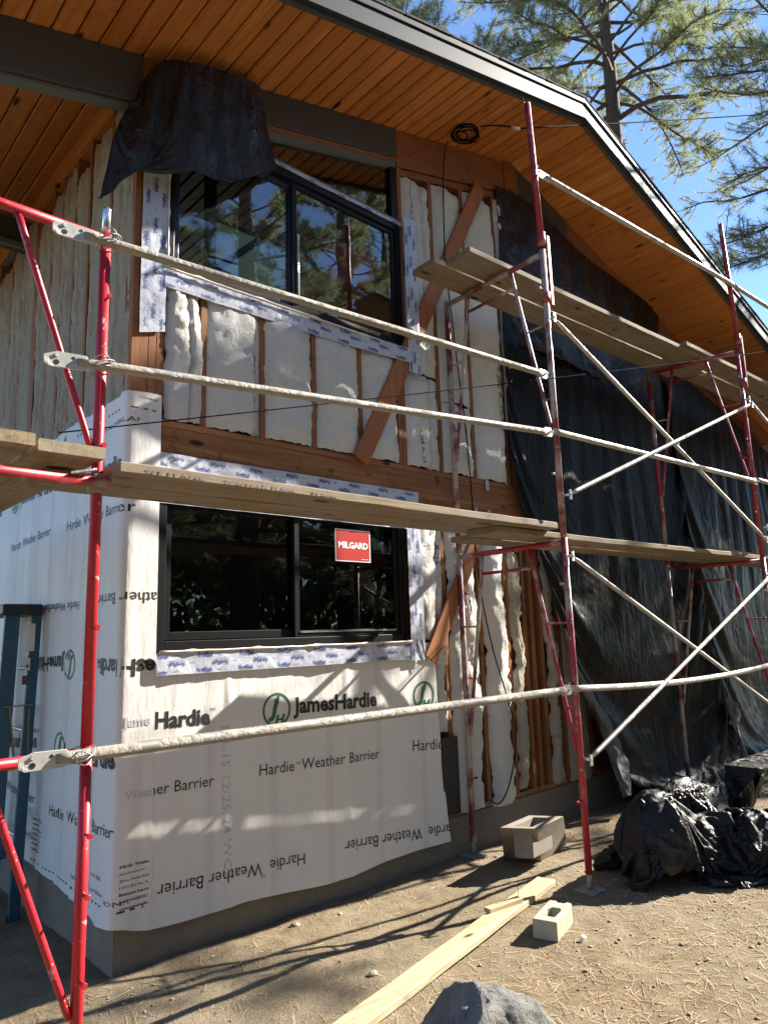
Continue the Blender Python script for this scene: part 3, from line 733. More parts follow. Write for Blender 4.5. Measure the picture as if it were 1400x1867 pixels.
strip((2.150, 1.376), (2.150, 2.45), .138, .052, 7, [.028, .075, .112], 'printed membrane strip up the right side of the lower window', wr=1.2)
strip((.140, 2.300), (2.180, 2.300), .282, .014, 5, [.02, .07, .12, .165, .21, .252], 'wide printed membrane strip above the lower window', wr=1.6)
strip((.186, 3.285), (.186, 4.50), .150, .016, 9, [.015, .065, .112], 'printed membrane strip up the left side of the upper window', cut0=-.045)
strip((.176, 3.555), (2.11, 3.555), .112, .022, 13, [.012, .055, .088], 'printed membrane strip under the upper window', y1=.062)
strip((2.215, 3.480), (2.215, 4.755), .126, .062, 17, [.020, .062, .100], 'printed membrane strip up the right side of the upper window', wr=1.2)
strip((.188, 4.686), (2.14, 4.686), .030, .020, 19, [.006], 'narrow printed strip over the upper window head', size=.06)
b = MB()
for (x0, x1, z, y) in ((.18, 2.02, 1.505, -.046), (.19, 2.10, 3.668, -.034)):
    b = MB(); pts = [(lerp(x0, x1, k/40), y-.004, z+.003*N(k*.7, z)) for k in range(41)]; b.tube(pts, [.006+.002*N(k*1.3, 3)+(.006 if k % 9 == 4 else 0) for k in range(41)], 6); b.build('sealant_bead', sealant, house)
b = MB(); b.tube([(.190, -.022, lerp(3.68, 4.5, k/24)) for k in range(25)], [.005+(.006 if k % 7 == 3 else 0) for k in range(25)], 6)
b.build('sealant_bead', sealant, house)
p0 = W(768, 1166, -.06); p1 = W(777, 1205, -.06); b = MB(); b.beam(p0, p1, .012, .004, (0,1,0)); b.build('flashing_panel', hole_black, house)

# ------------------------------------------------------------------ film settled by its own weight (cloth solver, run once)
def settle(P, pins, colliders, frames=40, mass=.12, bend=.6, tens=18, selfc=False, quality=4, air=1.5, shrink=0.0, gap=.006):
    nr, nc = len(P), len(P[0]); mb_ = MB(); mb_.grid(P); me = bpy.data.meshes.new('film')
    me.from_pydata(mb_.v, [], mb_.f); o = bpy.data.objects.new('film', me); COL.objects.link(o); cs = []
    for m_ in colliders:
        cm = bpy.data.meshes.new('block'); cm.from_pydata(m_.v, [], m_.f); co_ = bpy.data.objects.new('block', cm); COL.objects.link(co_); co_.modifiers.new('c', 'COLLISION')
        co_.collision.thickness_outer = .004; co_.collision.cloth_friction = 12; co_.collision.use_culling = False; cs.append(co_)
    cl_ = o.modifiers.new('cloth', 'CLOTH'); st = cl_.settings; st.quality = quality; st.mass = mass; st.air_damping = air
    st.tension_stiffness = tens; st.compression_stiffness = tens; st.shear_stiffness = tens*.6; st.bending_stiffness = bend; st.bending_damping = .5
    st.shrink_min = shrink
    if pins:
        vg = o.vertex_groups.new(name='pin'); vg.add(list(pins), 1.0, 'REPLACE'); st.vertex_group_mass = 'pin'
    cl_.collision_settings.use_collision = bool(cs); cl_.collision_settings.distance_min = gap; cl_.collision_settings.collision_quality = 2
    cl_.collision_settings.use_self_collision = selfc; cl_.collision_settings.self_distance_min = .006
    cl_.point_cache.frame_start = 1; cl_.point_cache.frame_end = frames+2; scene.frame_start = 1; scene.frame_end = frames+2
    for f in range(1, frames+1): scene.frame_set(f)
    ev = o.evaluated_get(bpy.context.evaluated_depsgraph_get()); vs = [v.co.copy() for v in ev.data.vertices]
    for x in [o]+cs: bpy.data.objects.remove(x, do_unlink=True)
    scene.frame_set(1)
    return [[vs[r*nc+c] for c in range(nc)] for r in range(nr)]
def smooth2(P, k=2):
    Q = net([[P[r][c] for c in range(len(P[0]))] for r in range(len(P))], (len(P[0])-1)*k+1, (len(P)-1)*k+1); return Q
def blob(c, r, n=14):
    b = MB(); c = Vector(c); P = []
    for i in range(n+1):
        th = math.pi*i/n*.99+.01; P.append([c + Vector((math.sin(th)*math.cos(2*math.pi*j/(2*n))*r[0], math.sin(th)*math.sin(2*math.pi*j/(2*n))*r[1], math.cos(th)*r[2])) for j in range(2*n+1)])
    return b.grid(P)
def flat_block(x0, x1, y0, y1, z): return MB().grid([[(lerp(x0,x1,i/8), lerp(y0,y1,j/8), z) for i in range(9)] for j in range(9)])

# ------------------------------------------------------------------ scaffold
TR = .0215
def rod(name, pts, r, m, parent, n=12, cap=True):
    b = MB(); b.tube(pts, r, n, 0, cap); return b.build(name, m, parent)
def make_frame(label, group, m, m2, h, w, loc, ang, legs_left=True, pin=True, base=False, mergedrop=1.30, inset=(.29, .24), cement=None):
    """narrow arch frame: front post at the origin, back post at distance w along the local Y axis"""
    t = thing('scaffold_section', label, 'scaffold frame', loc, group)
    o = Vector(loc); z0 = .0
    for yy in (0, w):
        mm = m if yy == 0 else m2
        rod('post', [o+Vector((0, yy, z)) for z in (z0, h*.5, h)], TR, mm, t, 14)
    ht = h-.028
    rod('top_bar', [o+Vector((0, .018, ht)), o+Vector((0, w/2, ht)), o+Vector((0, w-.018, ht))], .020, m2 if h < 1.95 else m, t, 12)
    def leg(y0, sgn, mm):
        pts = []
        for k in range(15):
            u = k/14; yy = y0 - sgn*(abs(y0-(0 if sgn > 0 else w))-.024)*(u**1.02) ; zz = ht-.018-(mergedrop-.02)*u
            if u > .85: yy = yy + sgn*.0*(u-.85)
            pts.append(o+Vector((0, yy, zz)))
        rod('inner_leg', pts, .0135, mm, t, 10)
        return pts
    f_ = leg(inset[0], 1, m); b_ = leg(w-inset[1], -1, m2)
    zsp = ht-.145; near_ = w < .93 and mergedrop < 1; ya = f_[1].y-o.y-.01; yb = b_[1].y-o.y+.01
    if not near_: rod('spreader', [o+Vector((0, ya, zsp)), o+Vector((0, yb, zsp))], .0115, m, t, 8)
    for zz in (() if near_ else (ht-.52, ht-1.05)):
        k = (ht-.018-zz)/(mergedrop-.02); yy = inset[0] - (inset[0]-.024)*k
        if .05 < yy: rod('rung', [o+Vector((0, .015, zz)), o+Vector((0, yy, zz))], .008, m, t, 8)
        yy = w-inset[1] + (inset[1]-.024)*k
        if w-yy > .05: rod('rung', [o+Vector((0, w-.015, zz)), o+Vector((0, yy, zz))], .008, m2, t, 8)
    for zz in (h-.30, .42, h*.5+.1):
        for yy in (0, w):
            sx = -1 if yy == 0 else 1
            b = MB(); b.tube([o+Vector((sx*.015, yy, zz)), o+Vector((sx*.058, yy, zz)), o+Vector((sx*.0585, yy, zz)), o+Vector((sx*.068, yy, zz))], [.006, .006, .011, .010], 8)
            b.build('lock_stud', m if h > 0 else m2, t)
    if pin:
        for yy in (0, w): rod('coupling_pin', [o+Vector((0, yy, h-.01)), o+Vector((0, yy, h+.10)), o+Vector((0, yy, h+.112))], [.0175, .0175, .014], bright_steel, t, 12)
    if base:
        for yy in (0, w):
            b = MB(); b.tube([o+Vector((0, yy, -.085)), o+Vector((0, yy, .02))], .0165, 10); b.build('jack_screw', galv_crust, t)
            b = MB(); b.box(o.x-.07, o.x+.07, o.y+yy-.07, o.y+yy+.07, o.z-.095, o.z-.085); b.build('base_plate', galv_crust, t, bevel=.002)
    t.rotation_euler = (0, 0, ang)
    return t
A = Vector((2.476, -1.028, 0)); Bq = Vector((5.47, -1.175, 0)); Cq = Vector((8.5, -1.34, 0))
angA = math.atan2(-.064, .968); angB = math.atan2(.11, .84)
GA = 'scaffold frames along the gable'
zA = .098; hA = 2.045
fA = make_frame('lower red scaffold frame standing beside the grey planter block', GA, red_mid, red_old, hA, .965, (A.x, A.y, zA), angA, pin=False, base=True)
fA2 = make_frame('upper faded scaffold frame carrying the short ends of the top planks', GA, red_old, red_old, 2.03, .965, (A.x, A.y, zA+hA), angA, pin=False)
fB = make_frame('lower scaffold frame in front of the black sheeting at the right edge', GA, red_mid, red_old, hA, .86, (Bq.x, Bq.y, zA), angB, pin=False, base=True)
fB2 = make_frame('upper scaffold frame in front of the black sheeting, under the far top planks', GA, red_mid, red_mid, 2.03, .86, (Bq.x, Bq.y, zA+hA), angB, pin=False)
fC = make_frame('lower far scaffold frame just cut by the right edge of the picture', GA, red_mid, red_old, hA, .86, (Cq.x, Cq.y, zA), angB, pin=False, base=True)
fC2 = make_frame('upper far scaffold frame just cut by the right edge of the picture', GA, red_mid, red_old, 2.03, .86, (Cq.x, Cq.y, zA+hA), angB, pin=False)
# nearest scaffold, along the side wall: its frames stand across the view
GL = 'bright red scaffold frames by the corner'
LP = Vector((-.492, -.895, 0)); angL = math.radians(90)             # local Y axis -> -X
fL = make_frame('nearest bright red scaffold frame at the left, lower one', GL, red_new, red_new, 1.195, .92, (LP.x, LP.y, 0.0), angL, pin=False, mergedrop=.86, inset=(.33, .33))
fL2 = make_frame('nearest bright red scaffold frame at the left, upper one with a shiny coupling pin', GL, red_new, red_new, 2.02, .92, (LP.x, LP.y, 1.196), angL, pin=True, mergedrop=.90, inset=(.33, .33))
# bracket tube under the left planks
t = thing('bracket_tube', 'short red tube clamped to the near left post under the plank ends', 'bracket', (LP.x, LP.y-.045, 2.162))
rod('tube', [(LP.x+.03, LP.y-.047, 2.162), (LP.x-.95, LP.y-.047, 2.162)], .0205, red_mid, t)
b = MB(); b.tube([(LP.x, LP.y, 2.125), (LP.x, LP.y, 2.20)], .033, 6); b.build('clamp', galv_crust, t)
b = MB(); b.obox((LP.x-.075, LP.y-.075, 2.19), (.045, -.004, .012), (.004, .012, 0), (0, 0, .004)); b.build('clamp_wedge', galv, t)

# guard rail posts on the outer side of the top frames
def guard_post(label, base, top, gap_x):
    t = thing('guard_rail_post', label, 'guard rail post', base, 'guard rail posts above the top planks')
    p, q = Vector(base), Vector(top); d = (q-p).normalized()
    rod('post', [p, q], .0215, red_mid, t)
    off = Vector((gap_x, -.01, 0))
    b = MB(); b.box(base[0]+off.x-.012, base[0]+off.x+.016, base[1]-.02, base[1]+.016, base[2]-.46, base[2]+.06); b.build('side_plate', red_mid, t, bevel=.002)
    b = MB(); b.tube([p+Vector((0, 0, -.02)), p+Vector((0, 0, .07))], .029, 12); b.tube([p+Vector((0, 0, -.46)), p+Vector((0, 0, -.38))], .031, 12); b.build('sleeve', red_mid, t)
    for u in (.985, .55, .53, .45):
        c = p+(q-p)*u; s_ = 1 if u in (.55,) else -1
        b = MB(); b.tube([c+Vector((s_*.015, 0, 0)), c+Vector((s_*.05, 0, .0)), c+Vector((s_*.055, 0, .018))], .006, 8); b.build('lock_stud', red_mid, t)
    return t
guard_post('tall red guard rail post reaching the roof edge below the ridge', (A.x+.0, A.y, 4.235), (A.x-.02, A.y+.02, 5.335), .055)
guard_post('red guard rail post standing against the sky at the right', (5.45, -1.20, 4.235), (5.33, -1.21, 5.42), .055)

# guard rails and cross braces
def flat_end(b, p, d, L, up):
    d = d.normalized(); s = d.cross(Vector((0,0,1))).normalized(); u = s.cross(d)
    c = p + d*L*.5
    pts = [(-.5,-.30),(-.38,-.5),(.36,-.5),(.5,-.28),(.5,.10),(.40,.46),(-.22,.5),(-.5,.22)]
    vs = [c + d*(x*L) + u*(y*.062) + s*k for k in (-.004, .004) for x, y in pts]; n = len(pts)
    b.add(vs, [tuple(range(n)), tuple(range(2*n-1, n-1, -1))] + [(i, n+i, n+(i+1)%n, (i+1)%n) for i in range(n)])
def guard_rail(label, p, q, m, r=.0205, sag=0.0, plates=(True, True), tie=None, group='guard rails across the scaffold bay', rough=0.0, seed=0):
    p, q = Vector(p), Vector(q); d = q-p; t = thing('guard_rail', label, 'guard rail', p, group); k = 60
    a0 = .17 if plates[0] else 0; a1 = .10 if plates[1] else 0; L = d.length; dn = d.normalized()
    pts = []; rs = []
    for i in range(k+1):
        u = i/k; c = p + dn*lerp(a0-.05, L-a1+.03, u); c.z -= sag*4*u*(1-u); pts.append(c)
        rr = r*(1 + rough*(.5*N(u*40, seed)+.5*N(u*95, seed)))
        if plates[0] and u < .03: rr = r*(.75+.25*u/.03)
        rs.append(rr)
    rod('tube', pts, rs, m, t, 14)
    s = dn.cross(Vector((0,0,1))).normalized()
    if plates[0]:
        b = MB(); flat_end(b, p, dn, .17, 0); b.build('end_plate', plate_m, t, bevel=.0015)
        b = MB()
        for x, z, rr in ((.045, -.012, .010), (.105, .012, .006)):
            c = p + dn*x + Vector((0,0,z)); b.tube([c - s*.0052, c + s*.0052], rr, 12)
        b.build('bolt_hole', hole_black, t)
        b = MB(); c = p+dn*.045+Vector((0,0,.014)); b.tube([c-s*.009, c+s*.009], .008, 8); b.build('rivet', galv, t)
    if plates[1]:
        b = MB(); flat_end(b, q-dn*.10, dn, .10, 0); b.build('end_plate', galv, t, bevel=.0015)
        b = MB(); c = q-dn*.03; b.tube([c-s*.02, c+s*.03], .008, 8); b.build('bolt', bright_steel, t)
    if tie is not None:
        b = MB(); c0 = Vector(tie)
        for j in range(4):
            ph = j*.3; loop = []
            for i in range(26):
                g_ = 2*math.pi*i/25; loop.append(c0 + Vector(((.034+.003*j)*math.cos(g_)+.010*math.sin(2*g_+ph), .036+(.058+.003*j)*math.sin(g_)-.03, .020*math.sin(g_+ph)*(1 if j % 2 else -1)+.006*j-.01)))
            b.tube(loop, .0022, 5, 0, False)
        b.build('tie_wire', wire_m, t)
    return t
yL, yR = -.945, -1.078
guard_rail('upper guard rail in front of the high window, crusted tube with flat hooked end', W(96, 411, yL), W(997, 684, yR), galv_crust, seed=1, rough=.02, tie=W(199, 437, yL))
guard_rail('middle guard rail, tube crossing the bare insulation above the plank', W(80, 651, yL), W(1006, 789, yR), galv_crust, seed=2, rough=.02, tie=W(186, 664, yL))
guard_rail('low guard rail thick with mortar, crossing the printed membrane', W(33, 1393, yL), W(1041, 1257, yR), galv_crust, .0225, 0.0, tie=W(150, 1379, yL), rough=.09, seed=3)
GR = 'rails of the right scaffold bay'
guard_rail('shiny top rail between the two guard posts under the roof', (2.41, -1.065, 4.735), (5.43, -1.24, 4.79), galv, plates=(True, True), group=GR, seed=4)
guard_rail('middle rail of the right bay crossing the black sheeting', (2.44, -1.075, 2.835), (5.46, -1.215, 2.85), galv, group=GR, seed=5, plates=(False, True))
guard_rail('low bent rail of the right bay near the tarpaulin heap', (2.44, -1.075, 1.195), (5.50, -1.225, 1.205), galv, sag=.05, group=GR, seed=6, plates=(False, True))
guard_rail('far middle rail beyond the right scaffold frame', (5.50, -1.215, 2.87), (8.5, -1.38, 2.87), galv, group=GR, plates=(False, False))
guard_rail('far top rail beyond the second guard post', (5.45, -1.245, 4.78), (8.5, -1.38, 4.80), galv, group=GR, plates=(False, False))
def cross_brace(label, pts, y0=-.045):
    t = thing('cross_brace', label, 'cross brace', pts[0][0], 'crossed tube braces of the right scaffold bays')
    for k, (p, q) in enumerate(pts):
        p, q = Vector(p)+Vector((0, y0-.018*k, 0)), Vector(q)+Vector((0, y0-.018*k, 0))
        rod('brace_tube', [p, p.lerp(q, .03), p.lerp(q, .97), q], [.006, .0155, .0155, .006], galv, t, 10)
        for e in (p, q):
            b = MB(); b.tube([e+Vector((0, -.02, 0)), e+Vector((0, .05, 0))], .009, 8); b.box(e.x-.012, e.x+.012, e.y-.016, e.y-.008, e.z-.035, e.z+.03); b.build('brace_lock', bright_steel, t)
    m = (Vector(pts[0][0])+Vector(pts[0][1]))/2
    b = MB(); b.tube([m+Vector((0, y0-.035, 0)), m+Vector((0, y0+.015, 0))], .008, 8); b.build('pivot_bolt', bright_steel, t)
cross_brace('lower pair of crossed tubes in front of the black sheeting', [((A.x, A.y, 2.02), (Bq.x, Bq.y, .73)), ((A.x, A.y, .765), (Bq.x, Bq.y, 1.985))])
cross_brace('upper pair of crossed tubes in front of the black sheeting', [((A.x, A.y, 3.655), (Bq.x, Bq.y, 2.31)), ((A.x, A.y, 2.42), (Bq.x, Bq.y, 3.60))])
cross_brace('far lower pair of crossed tubes beyond the right scaffold frame', [((Bq.x, Bq.y, 2.02), (Cq.x, Cq.y, .73)), ((Bq.x, Bq.y, .765), (Cq.x, Cq.y, 1.985))])
cross_brace('far upper pair of crossed tubes beyond the right scaffold frame', [((Bq.x, Bq.y, 3.655), (Cq.x, Cq.y, 2.31)), ((Bq.x, Bq.y, 2.42), (Cq.x, Cq.y, 3.60))])

# planks
def plank(label, p, q, w, th=.040, m=None, group='scaffold planks', stamp=None, seed=0, end=.0, side=1):
    """p, q: lower front edge; the plank lies to its +Y (or -X) side"""
    p, q = Vector(p), Vector(q); d = q-p; L = d.length; d.normalize(); s = Vector((0,0,1)).cross(d)*side; b = MB()
    nl = max(8, int(L/.09)); nw = 6; rings = []
    sec = [(0,.004),(.004,0),(w*.25,0),(w*.5,0),(w*.75,0),(w-.004,0),(w,.004),(w,th-.004),(w-.004,th),(w*.5,th),(.004,th),(0,th-.004)]
    for i in range(nl+1):
        a = L*i/nl; u = i/nl; dz = .006*N(a*.8, seed*3.1) + .003*N(a*3, seed); tw = .006*N(a*.5, seed+7.0); ys = .003*N(a*4, seed+2)
        e = 0.0
        if i in (0, nl): e = .004
        ring_ = []
        for (x, z) in sec:
            x2 = x + (ys if x < w*.5 else .003*N(a*4, seed+12)); z2 = z + dz + tw*(x/w-.5) + .0015*N(a*9, x*30, seed)
            bend = (.03*N(x*9, seed)*.2 if i in (0, nl) else 0)
            ring_.append(p + d*(a+bend) + s*x2 + Vector((0,0,z2)))
        rings.append(ring_)
    n = len(sec); vs = [v for r in rings for v in r]
    fs = [(i*n+j, (i+1)*n+j, (i+1)*n+(j+1)%n, i*n+(j+1)%n) for i in range(nl) for j in range(n)] + [tuple(range(n)), tuple(range(nl*n+n-1, nl*n-1, -1))]
    b.add(vs, fs)
    if stamp:
        for a0, a1, t_ in stamp:
            sf = lambda a, z: p + d*a + Vector((0,0,z+.006*N(a*.8, seed*3.1)+.003*N(a*3, seed))) - s*.0035
            add_text(b, t_, sf, (a0, .009), (a1, .009), 1, .02, .026/((a1-a0)/text_geo(t_, .02, 1)[2]), 1)
    o = b.build('scaffold_plank', [m or plank_wood, ink_stamp]); tag(o, label, 'plank', group)
    return o
G1 = 'planks of the left bay'; G2 = 'planks of the right bay'; G3 = 'plank ends at the near left corner'; G4 = 'top planks'
plank('near plank of the long pair across the lower window, with stamped edge', (-.455, -1.032, 2.191), (2.42, -1.030, 2.196), .238, .042, seed=1, group=G1,
      stamp=[(.10, .36, 'SPF PLANK'), (.44, .82, 'SCAFFOLD PLANK'), (.90, 1.06, 'PLANK')])
plank('rear plank of the long pair across the front of the lower window', (-.64, -.785, 2.191), (2.34, -.780, 2.194), .225, .040, seed=2, group=G1)
plank('thick plank end nearest the left post, cut end towards the viewer', (-.735, -.985, 2.242), (-.735, 2.1, 2.242), .240, .045, plank_wood_y, G3, seed=3, side=-1)
plank('thick plank end at the left picture edge, cut end towards the viewer', (-.995, -1.02, 2.246), (-.995, 2.1, 2.246), .240, .045, plank_wood_y, G3, seed=4, side=-1)
p_ = Gd(904, 970, 2.150); r_ = Gd(862, 981, 2.150)
plank('front plank of the lower right deck, starting under the long pair', (p_.x, p_.y, 2.150), (5.72, p_.y-.17, 2.150), .245, .038, seed=5, group=G2)
plank('rear plank of the lower right deck, longer blunt end to the left', (2.03, p_.y+.262, 2.150), (5.60, p_.y+.09, 2.150), .235, .038, seed=6, group=G2)
plank('far lower deck plank overlapping the right scaffold frame', (5.15, -.98, 2.191), (8.75, -1.16, 2.150), .24, .038, seed=7, group=G2)
plank('far rear lower deck plank at the right edge', (5.05, -.70, 2.191), (8.75, -.90, 2.150), .24, .038, seed=8, group=G2)
plank('front top plank under the eave, weathered end to the left', (2.10, -.690, 4.178), (5.80, -.86, 4.178), .238, .042, seed=9, group=G4)
plank('rear top plank under the eave, reaching furthest left', (2.015, -.432, 4.178), (5.70, -.60, 4.178), .236, .042, seed=10, group=G4)
plank('far front top plank lapping over the first pair at the right', (5.10, -.86, 4.222), (8.80, -1.03, 4.178), .238, .042, seed=11, group=G4)
plank('far rear top plank lapping over the first pair at the right', (5.25, -.60, 4.222), (8.80, -.78, 4.178), .236, .042, seed=12, group=G4)

# ------------------------------------------------------------------ black polythene
def sheet(name, label, cat, ctrl, nu, nv, fn, m, group=None, solid=.002, parent=None, jag=0.0):
    P = displaced(net(ctrl, nu, nv), fn)
    if jag:
        for c in range(nu): P[-1][c] = P[-1][c] + Vector((0,0,jag*N(c*.31, 9.0)+jag*.6*N(c*1.1, 3.0)))
    b = MB(); b.grid(P); o = b.build(name, m, parent, solid=solid)
    if label: tag(o, label, cat, group)
    return o
def fold(p, k, seed):
    # sharp-edged, flat-sided folds: the kinks of crumpled film, running in changing directions
    a = 2.2*N(p.x*k*.35+seed, p.y*k*.35, p.z*k*.35); q = N(p.x*k+seed, p.y*k, p.z*k+a)
    t = (q*2.6+a*.6) % 2.0
    return (t if t < 1 else 2-t)*2-1
def crease(p, u, v, k=1.0, s=1.0):
    return k*(.026*fold(p, 1.5*s, 3.0) + .012*fold(p, 3.7*s, 7.0) + .004*fold(p, 9*s, 1.0) + .02*N(p.x*1.1*s, p.y*1.1*s, p.z*1.1*s))
def w3(px, py, y): return W(px, py, y)
def wall_block(x0, x1, z0, z1, y): return MB().grid([[(lerp(x0,x1,i/10), y, lerp(z0,z1,j/10)) for i in range(11)] for j in range(11)])
def hung(ctrl, nu, nv, amp, k, seed, pins, cols, frames, grow, bend=.3, tens=14, up=2):
    P = displaced(net(ctrl, nu, nv), lambda p, u, v: amp*min(1, 8*v)*(fold(p, k, seed)+N(p.x*k*1.7, p.z*k*1.7, seed)))
    ids = [r*nu+c for r in range(nv) for c in range(nu) if pins(c/(nu-1), r/(nv-1))]
    return smooth2(settle(P, ids, cols, frames=frames, bend=bend, tens=tens, shrink=-grow), up)
def film(name, label, cat, Q, m, group=None):
    b = MB(); b.grid(Q); return tag(b.build(name, m), label, cat, group)
GP = 'black plastic sheets hung on the gable'
cov = [[w3(255,168,-.03), w3(262,146,-.08), w3(296,112,-.15), w3(345,113,-.20), w3(420,133,-.20), w3(470,154,-.14), w3(474,168,-.04)],
       [w3(232,200,-.03), w3(250,188,-.10), w3(295,175,-.18), w3(350,180,-.22), w3(425,190,-.22), w3(468,193,-.14), w3(480,198,-.03)],
       [w3(206,258,-.04), w3(236,250,-.11), w3(290,240,-.17), w3(350,245,-.22), w3(425,252,-.22), w3(468,250,-.13), w3(492,258,-.03)],
       [w3(186,322,-.06), w3(222,302,-.10), w3(262,284,-.14), w3(340,294,-.20), w3(425,310,-.20), w3(470,302,-.11), w3(502,300,-.03)],
       [w3(178,358,-.07), w3(212,334,-.10), w3(252,289,-.14), w3(340,298,-.20), w3(425,316,-.20), w3(470,308,-.10), w3(504,305,-.03)]]
Q = hung(cov, 64, 50, .012, 3.2, 2.0, lambda u, v: v == 0 or (u in (0.0, 1.0) and v > .96) or (u == 0.0 and v < .5) or (u == 1.0 and v < .4), [wall_block(-.6, 1.5, 3.9, 5.6, -.012)], 22, .03, bend=.5)
film('plastic_cover', 'crumpled black plastic cover draped over the beam end by the corner', 'plastic cover', Q, poly_black)
up_ = [[W(903,338,-.035), W(935,352,-.05), W(985,385,-.06), W(1050,452,-.05), W(1120,508,-.04), W(1200,566,-.03)],
       [W(908,420,-.04), W(930,428,-.06), W(985,440,-.08), W(1050,500,-.08), W(1120,545,-.06), W(1201,600,-.03)],
       [W(915,560,-.04), W(935,565,-.06), W(985,580,-.08), W(1050,610,-.09), W(1120,640,-.07), W(1203,660,-.04)],
       [W(918,620,-.04), W(935,630,-.06), W(985,640,-.08), W(1050,670,-.09), W(1120,700,-.07), W(1205,720,-.04)]]
Q = hung(up_, 84, 44, .006, 1.6, 5.0, lambda u, v: v == 0 or v == 1 or u in (0.0, 1.0), [wall_block(3.0, 7, 3.6, 6, -.015)], 22, .022, bend=.8)
film('plastic_sheet', 'smooth black plastic sheet filling the gable above the top planks', 'plastic sheet', Q, poly_black, GP)
lo_ = [[W(914,560,-.06), (4.2,-.07,4.32), (5.2,-.07,4.32), (6.3,-.06,4.32)],
       [W(927,760,-.07), (4.3,-.10,3.3), (5.3,-.12,3.3), (6.35,-.10,3.3)],
       [W(946,900,-.08), (4.4,-.16,2.55), (5.3,-.18,2.5), (6.4,-.14,2.5)],
       [W(985,1010,-.10), (4.5,-.20,1.9), (5.4,-.22,1.8), (6.45,-.18,1.8)],
       [W(1050,1210,-.16), (4.7,-.26,1.1), (5.5,-.30,1.0), (6.5,-.26,1.0)],
       [W(1128,1440,-.24), (4.9,-.36,.03), (5.6,-.42,.02), (6.55,-.40,.02)]]
def tall(ctrl, seed, x0, x1): 
    P_ = lambda u, v: v == 0 or u in (0.0, 1.0) and (v*20) % 3 < 1.2 or v > .985
    nu, nv = 110, 86; st = lambda p, u, v: min(1, 6*v)*(.012*ridge(p.x*3.4+.5*p.z, p.z*.25, seed) + .006*N(p.x*9+p.z, p.z*1.2, seed))
    P = displaced(net(ctrl, nu, nv), st); ids = [r*nu+c for r in range(nv) for c in range(nu) if P_(c/(nu-1), r/(nv-1))]
    return smooth2(settle(P, ids, [wall_block(x0, x1, -.2, 5, -.015)], frames=26, bend=.35, tens=14, shrink=-.014), 2)
film('plastic_sheet', 'large streaked black plastic sheet hanging behind the right scaffold bay', 'plastic sheet', tall(lo_, 1.0, 2.5, 7.5), poly_dusty, GP)
l2_ = [[(6.25,-.08,4.62), (7.2,-.07,4.45), (8.2,-.06,4.25), (9.5,-.05,3.95)], [(6.3,-.13,3.0), (7.3,-.14,3.0), (8.3,-.12,3.0), (9.5,-.08,2.9)],
       [(6.35,-.18,1.6), (7.3,-.2,1.6), (8.4,-.2,1.5), (9.5,-.1,1.5)], [(6.4,-.34,.02), (7.3,-.38,.02), (8.4,-.36,.02), (9.5,-.2,.02)]]
film('plastic_sheet', 'far streaked black plastic sheet at the right edge behind the second frame', 'plastic sheet', tall(l2_, 4.0, 5.5, 10), poly_dusty, GP)
hem = [[W(1034,1208,-.24), W(1040,1207,-.27), W(1047,1210,-.25)], [W(1058,1255,-.26), W(1068,1262,-.30), W(1080,1262,-.27)],
       [W(1092,1320,-.28), W(1106,1330,-.33), W(1122,1335,-.29)], [W(1116,1400,-.30), W(1130,1398,-.35), W(1144,1396,-.31)], [W(1136,1454,-.34), W(1144,1452,-.38), W(1153,1449,-.35)]]
sheet('plastic_fold', 'pale dusty folded edge of plastic trailing down to the ground heap', 'plastic sheet', hem, 16, 60, lambda p, u, v: crease(p, u, v, .5, 2.2), poly_pale)

# ------------------------------------------------------------------ heaps of polythene on the ground
def pix_box(pts, dep): return [Dp(x, y, dep) for x, y in pts]
def heap(name, label, ctrl, nu, nv, amp, m, sc=1.0, group='heaped black plastic on the ground'):
    P = displaced(net(ctrl, nu, nv), lambda p, u, v: amp*(.060*fold(p, 2.1*sc, 0.0) + .034*fold(p, 4.6*sc, 4.0) + .012*fold(p, 10*sc, 9.0) + .03*N(p.x*1.5*sc, p.y*1.5*sc, p.z*1.5*sc)))
    for row in P:
        for k, p in enumerate(row):
            if p.z < .012: row[k] = Vector((p.x, p.y, .012))
    b = MB(); b.grid(P); o = b.build(name, m, solid=.002); return tag(o, label, 'plastic heap', group)
def hp(px, py, y):
    p = W(px, py, y); p.z = max(p.z, .01); return p
# rows run from behind, over the top and down to the hem on the ground, at the distance of that hem
_hx = [1060, 1118, 1180, 1250, 1320, 1380, 1450, 1540]; _hy = [1640, 1640, 1648, 1640, 1628, 1620, 1612, 1606]
def hem_depth(px):
    p = Gd(px, interp(px, _hx, _hy), .012); return (p-CAM).dot(Vector((AX.z, AY.z, AZ.z)))
def hd(px, py, k):
    p = Dp(px, py, hem_depth(px)+k); p.z = max(p.z, .012); return p
GH = 'heaped black plastic on the ground'
FW_ = Vector((.680,.733,0)); RT_ = Vector((.737,-.676,0)); O_ = Vector((2.385,-1.255,0))
def hl(u, v, z): return O_ + RT_*u + FW_*v + Vector((0,0,z))
def crumpled(u0, u1, v0, v1, nu, nv, z, amp, k, seed):
    P = []
    for r in range(nv):
        v = lerp(v1, v0, r/(nv-1)); row = []
        for c in range(nu):
            u = lerp(u0, u1, c/(nu-1)); q = Vector((u*k, v*k, seed))
            row.append(hl(u, v, z) + Vector((amp*.6*N(q.x, q.y, seed+5), amp*.6*N(q.x, q.y, seed+9), amp*(fold(Vector((u,v,seed)), k*.8, seed)+N(q.x*1.7, q.y*1.7, seed)))))
        P.append(row)
    return P
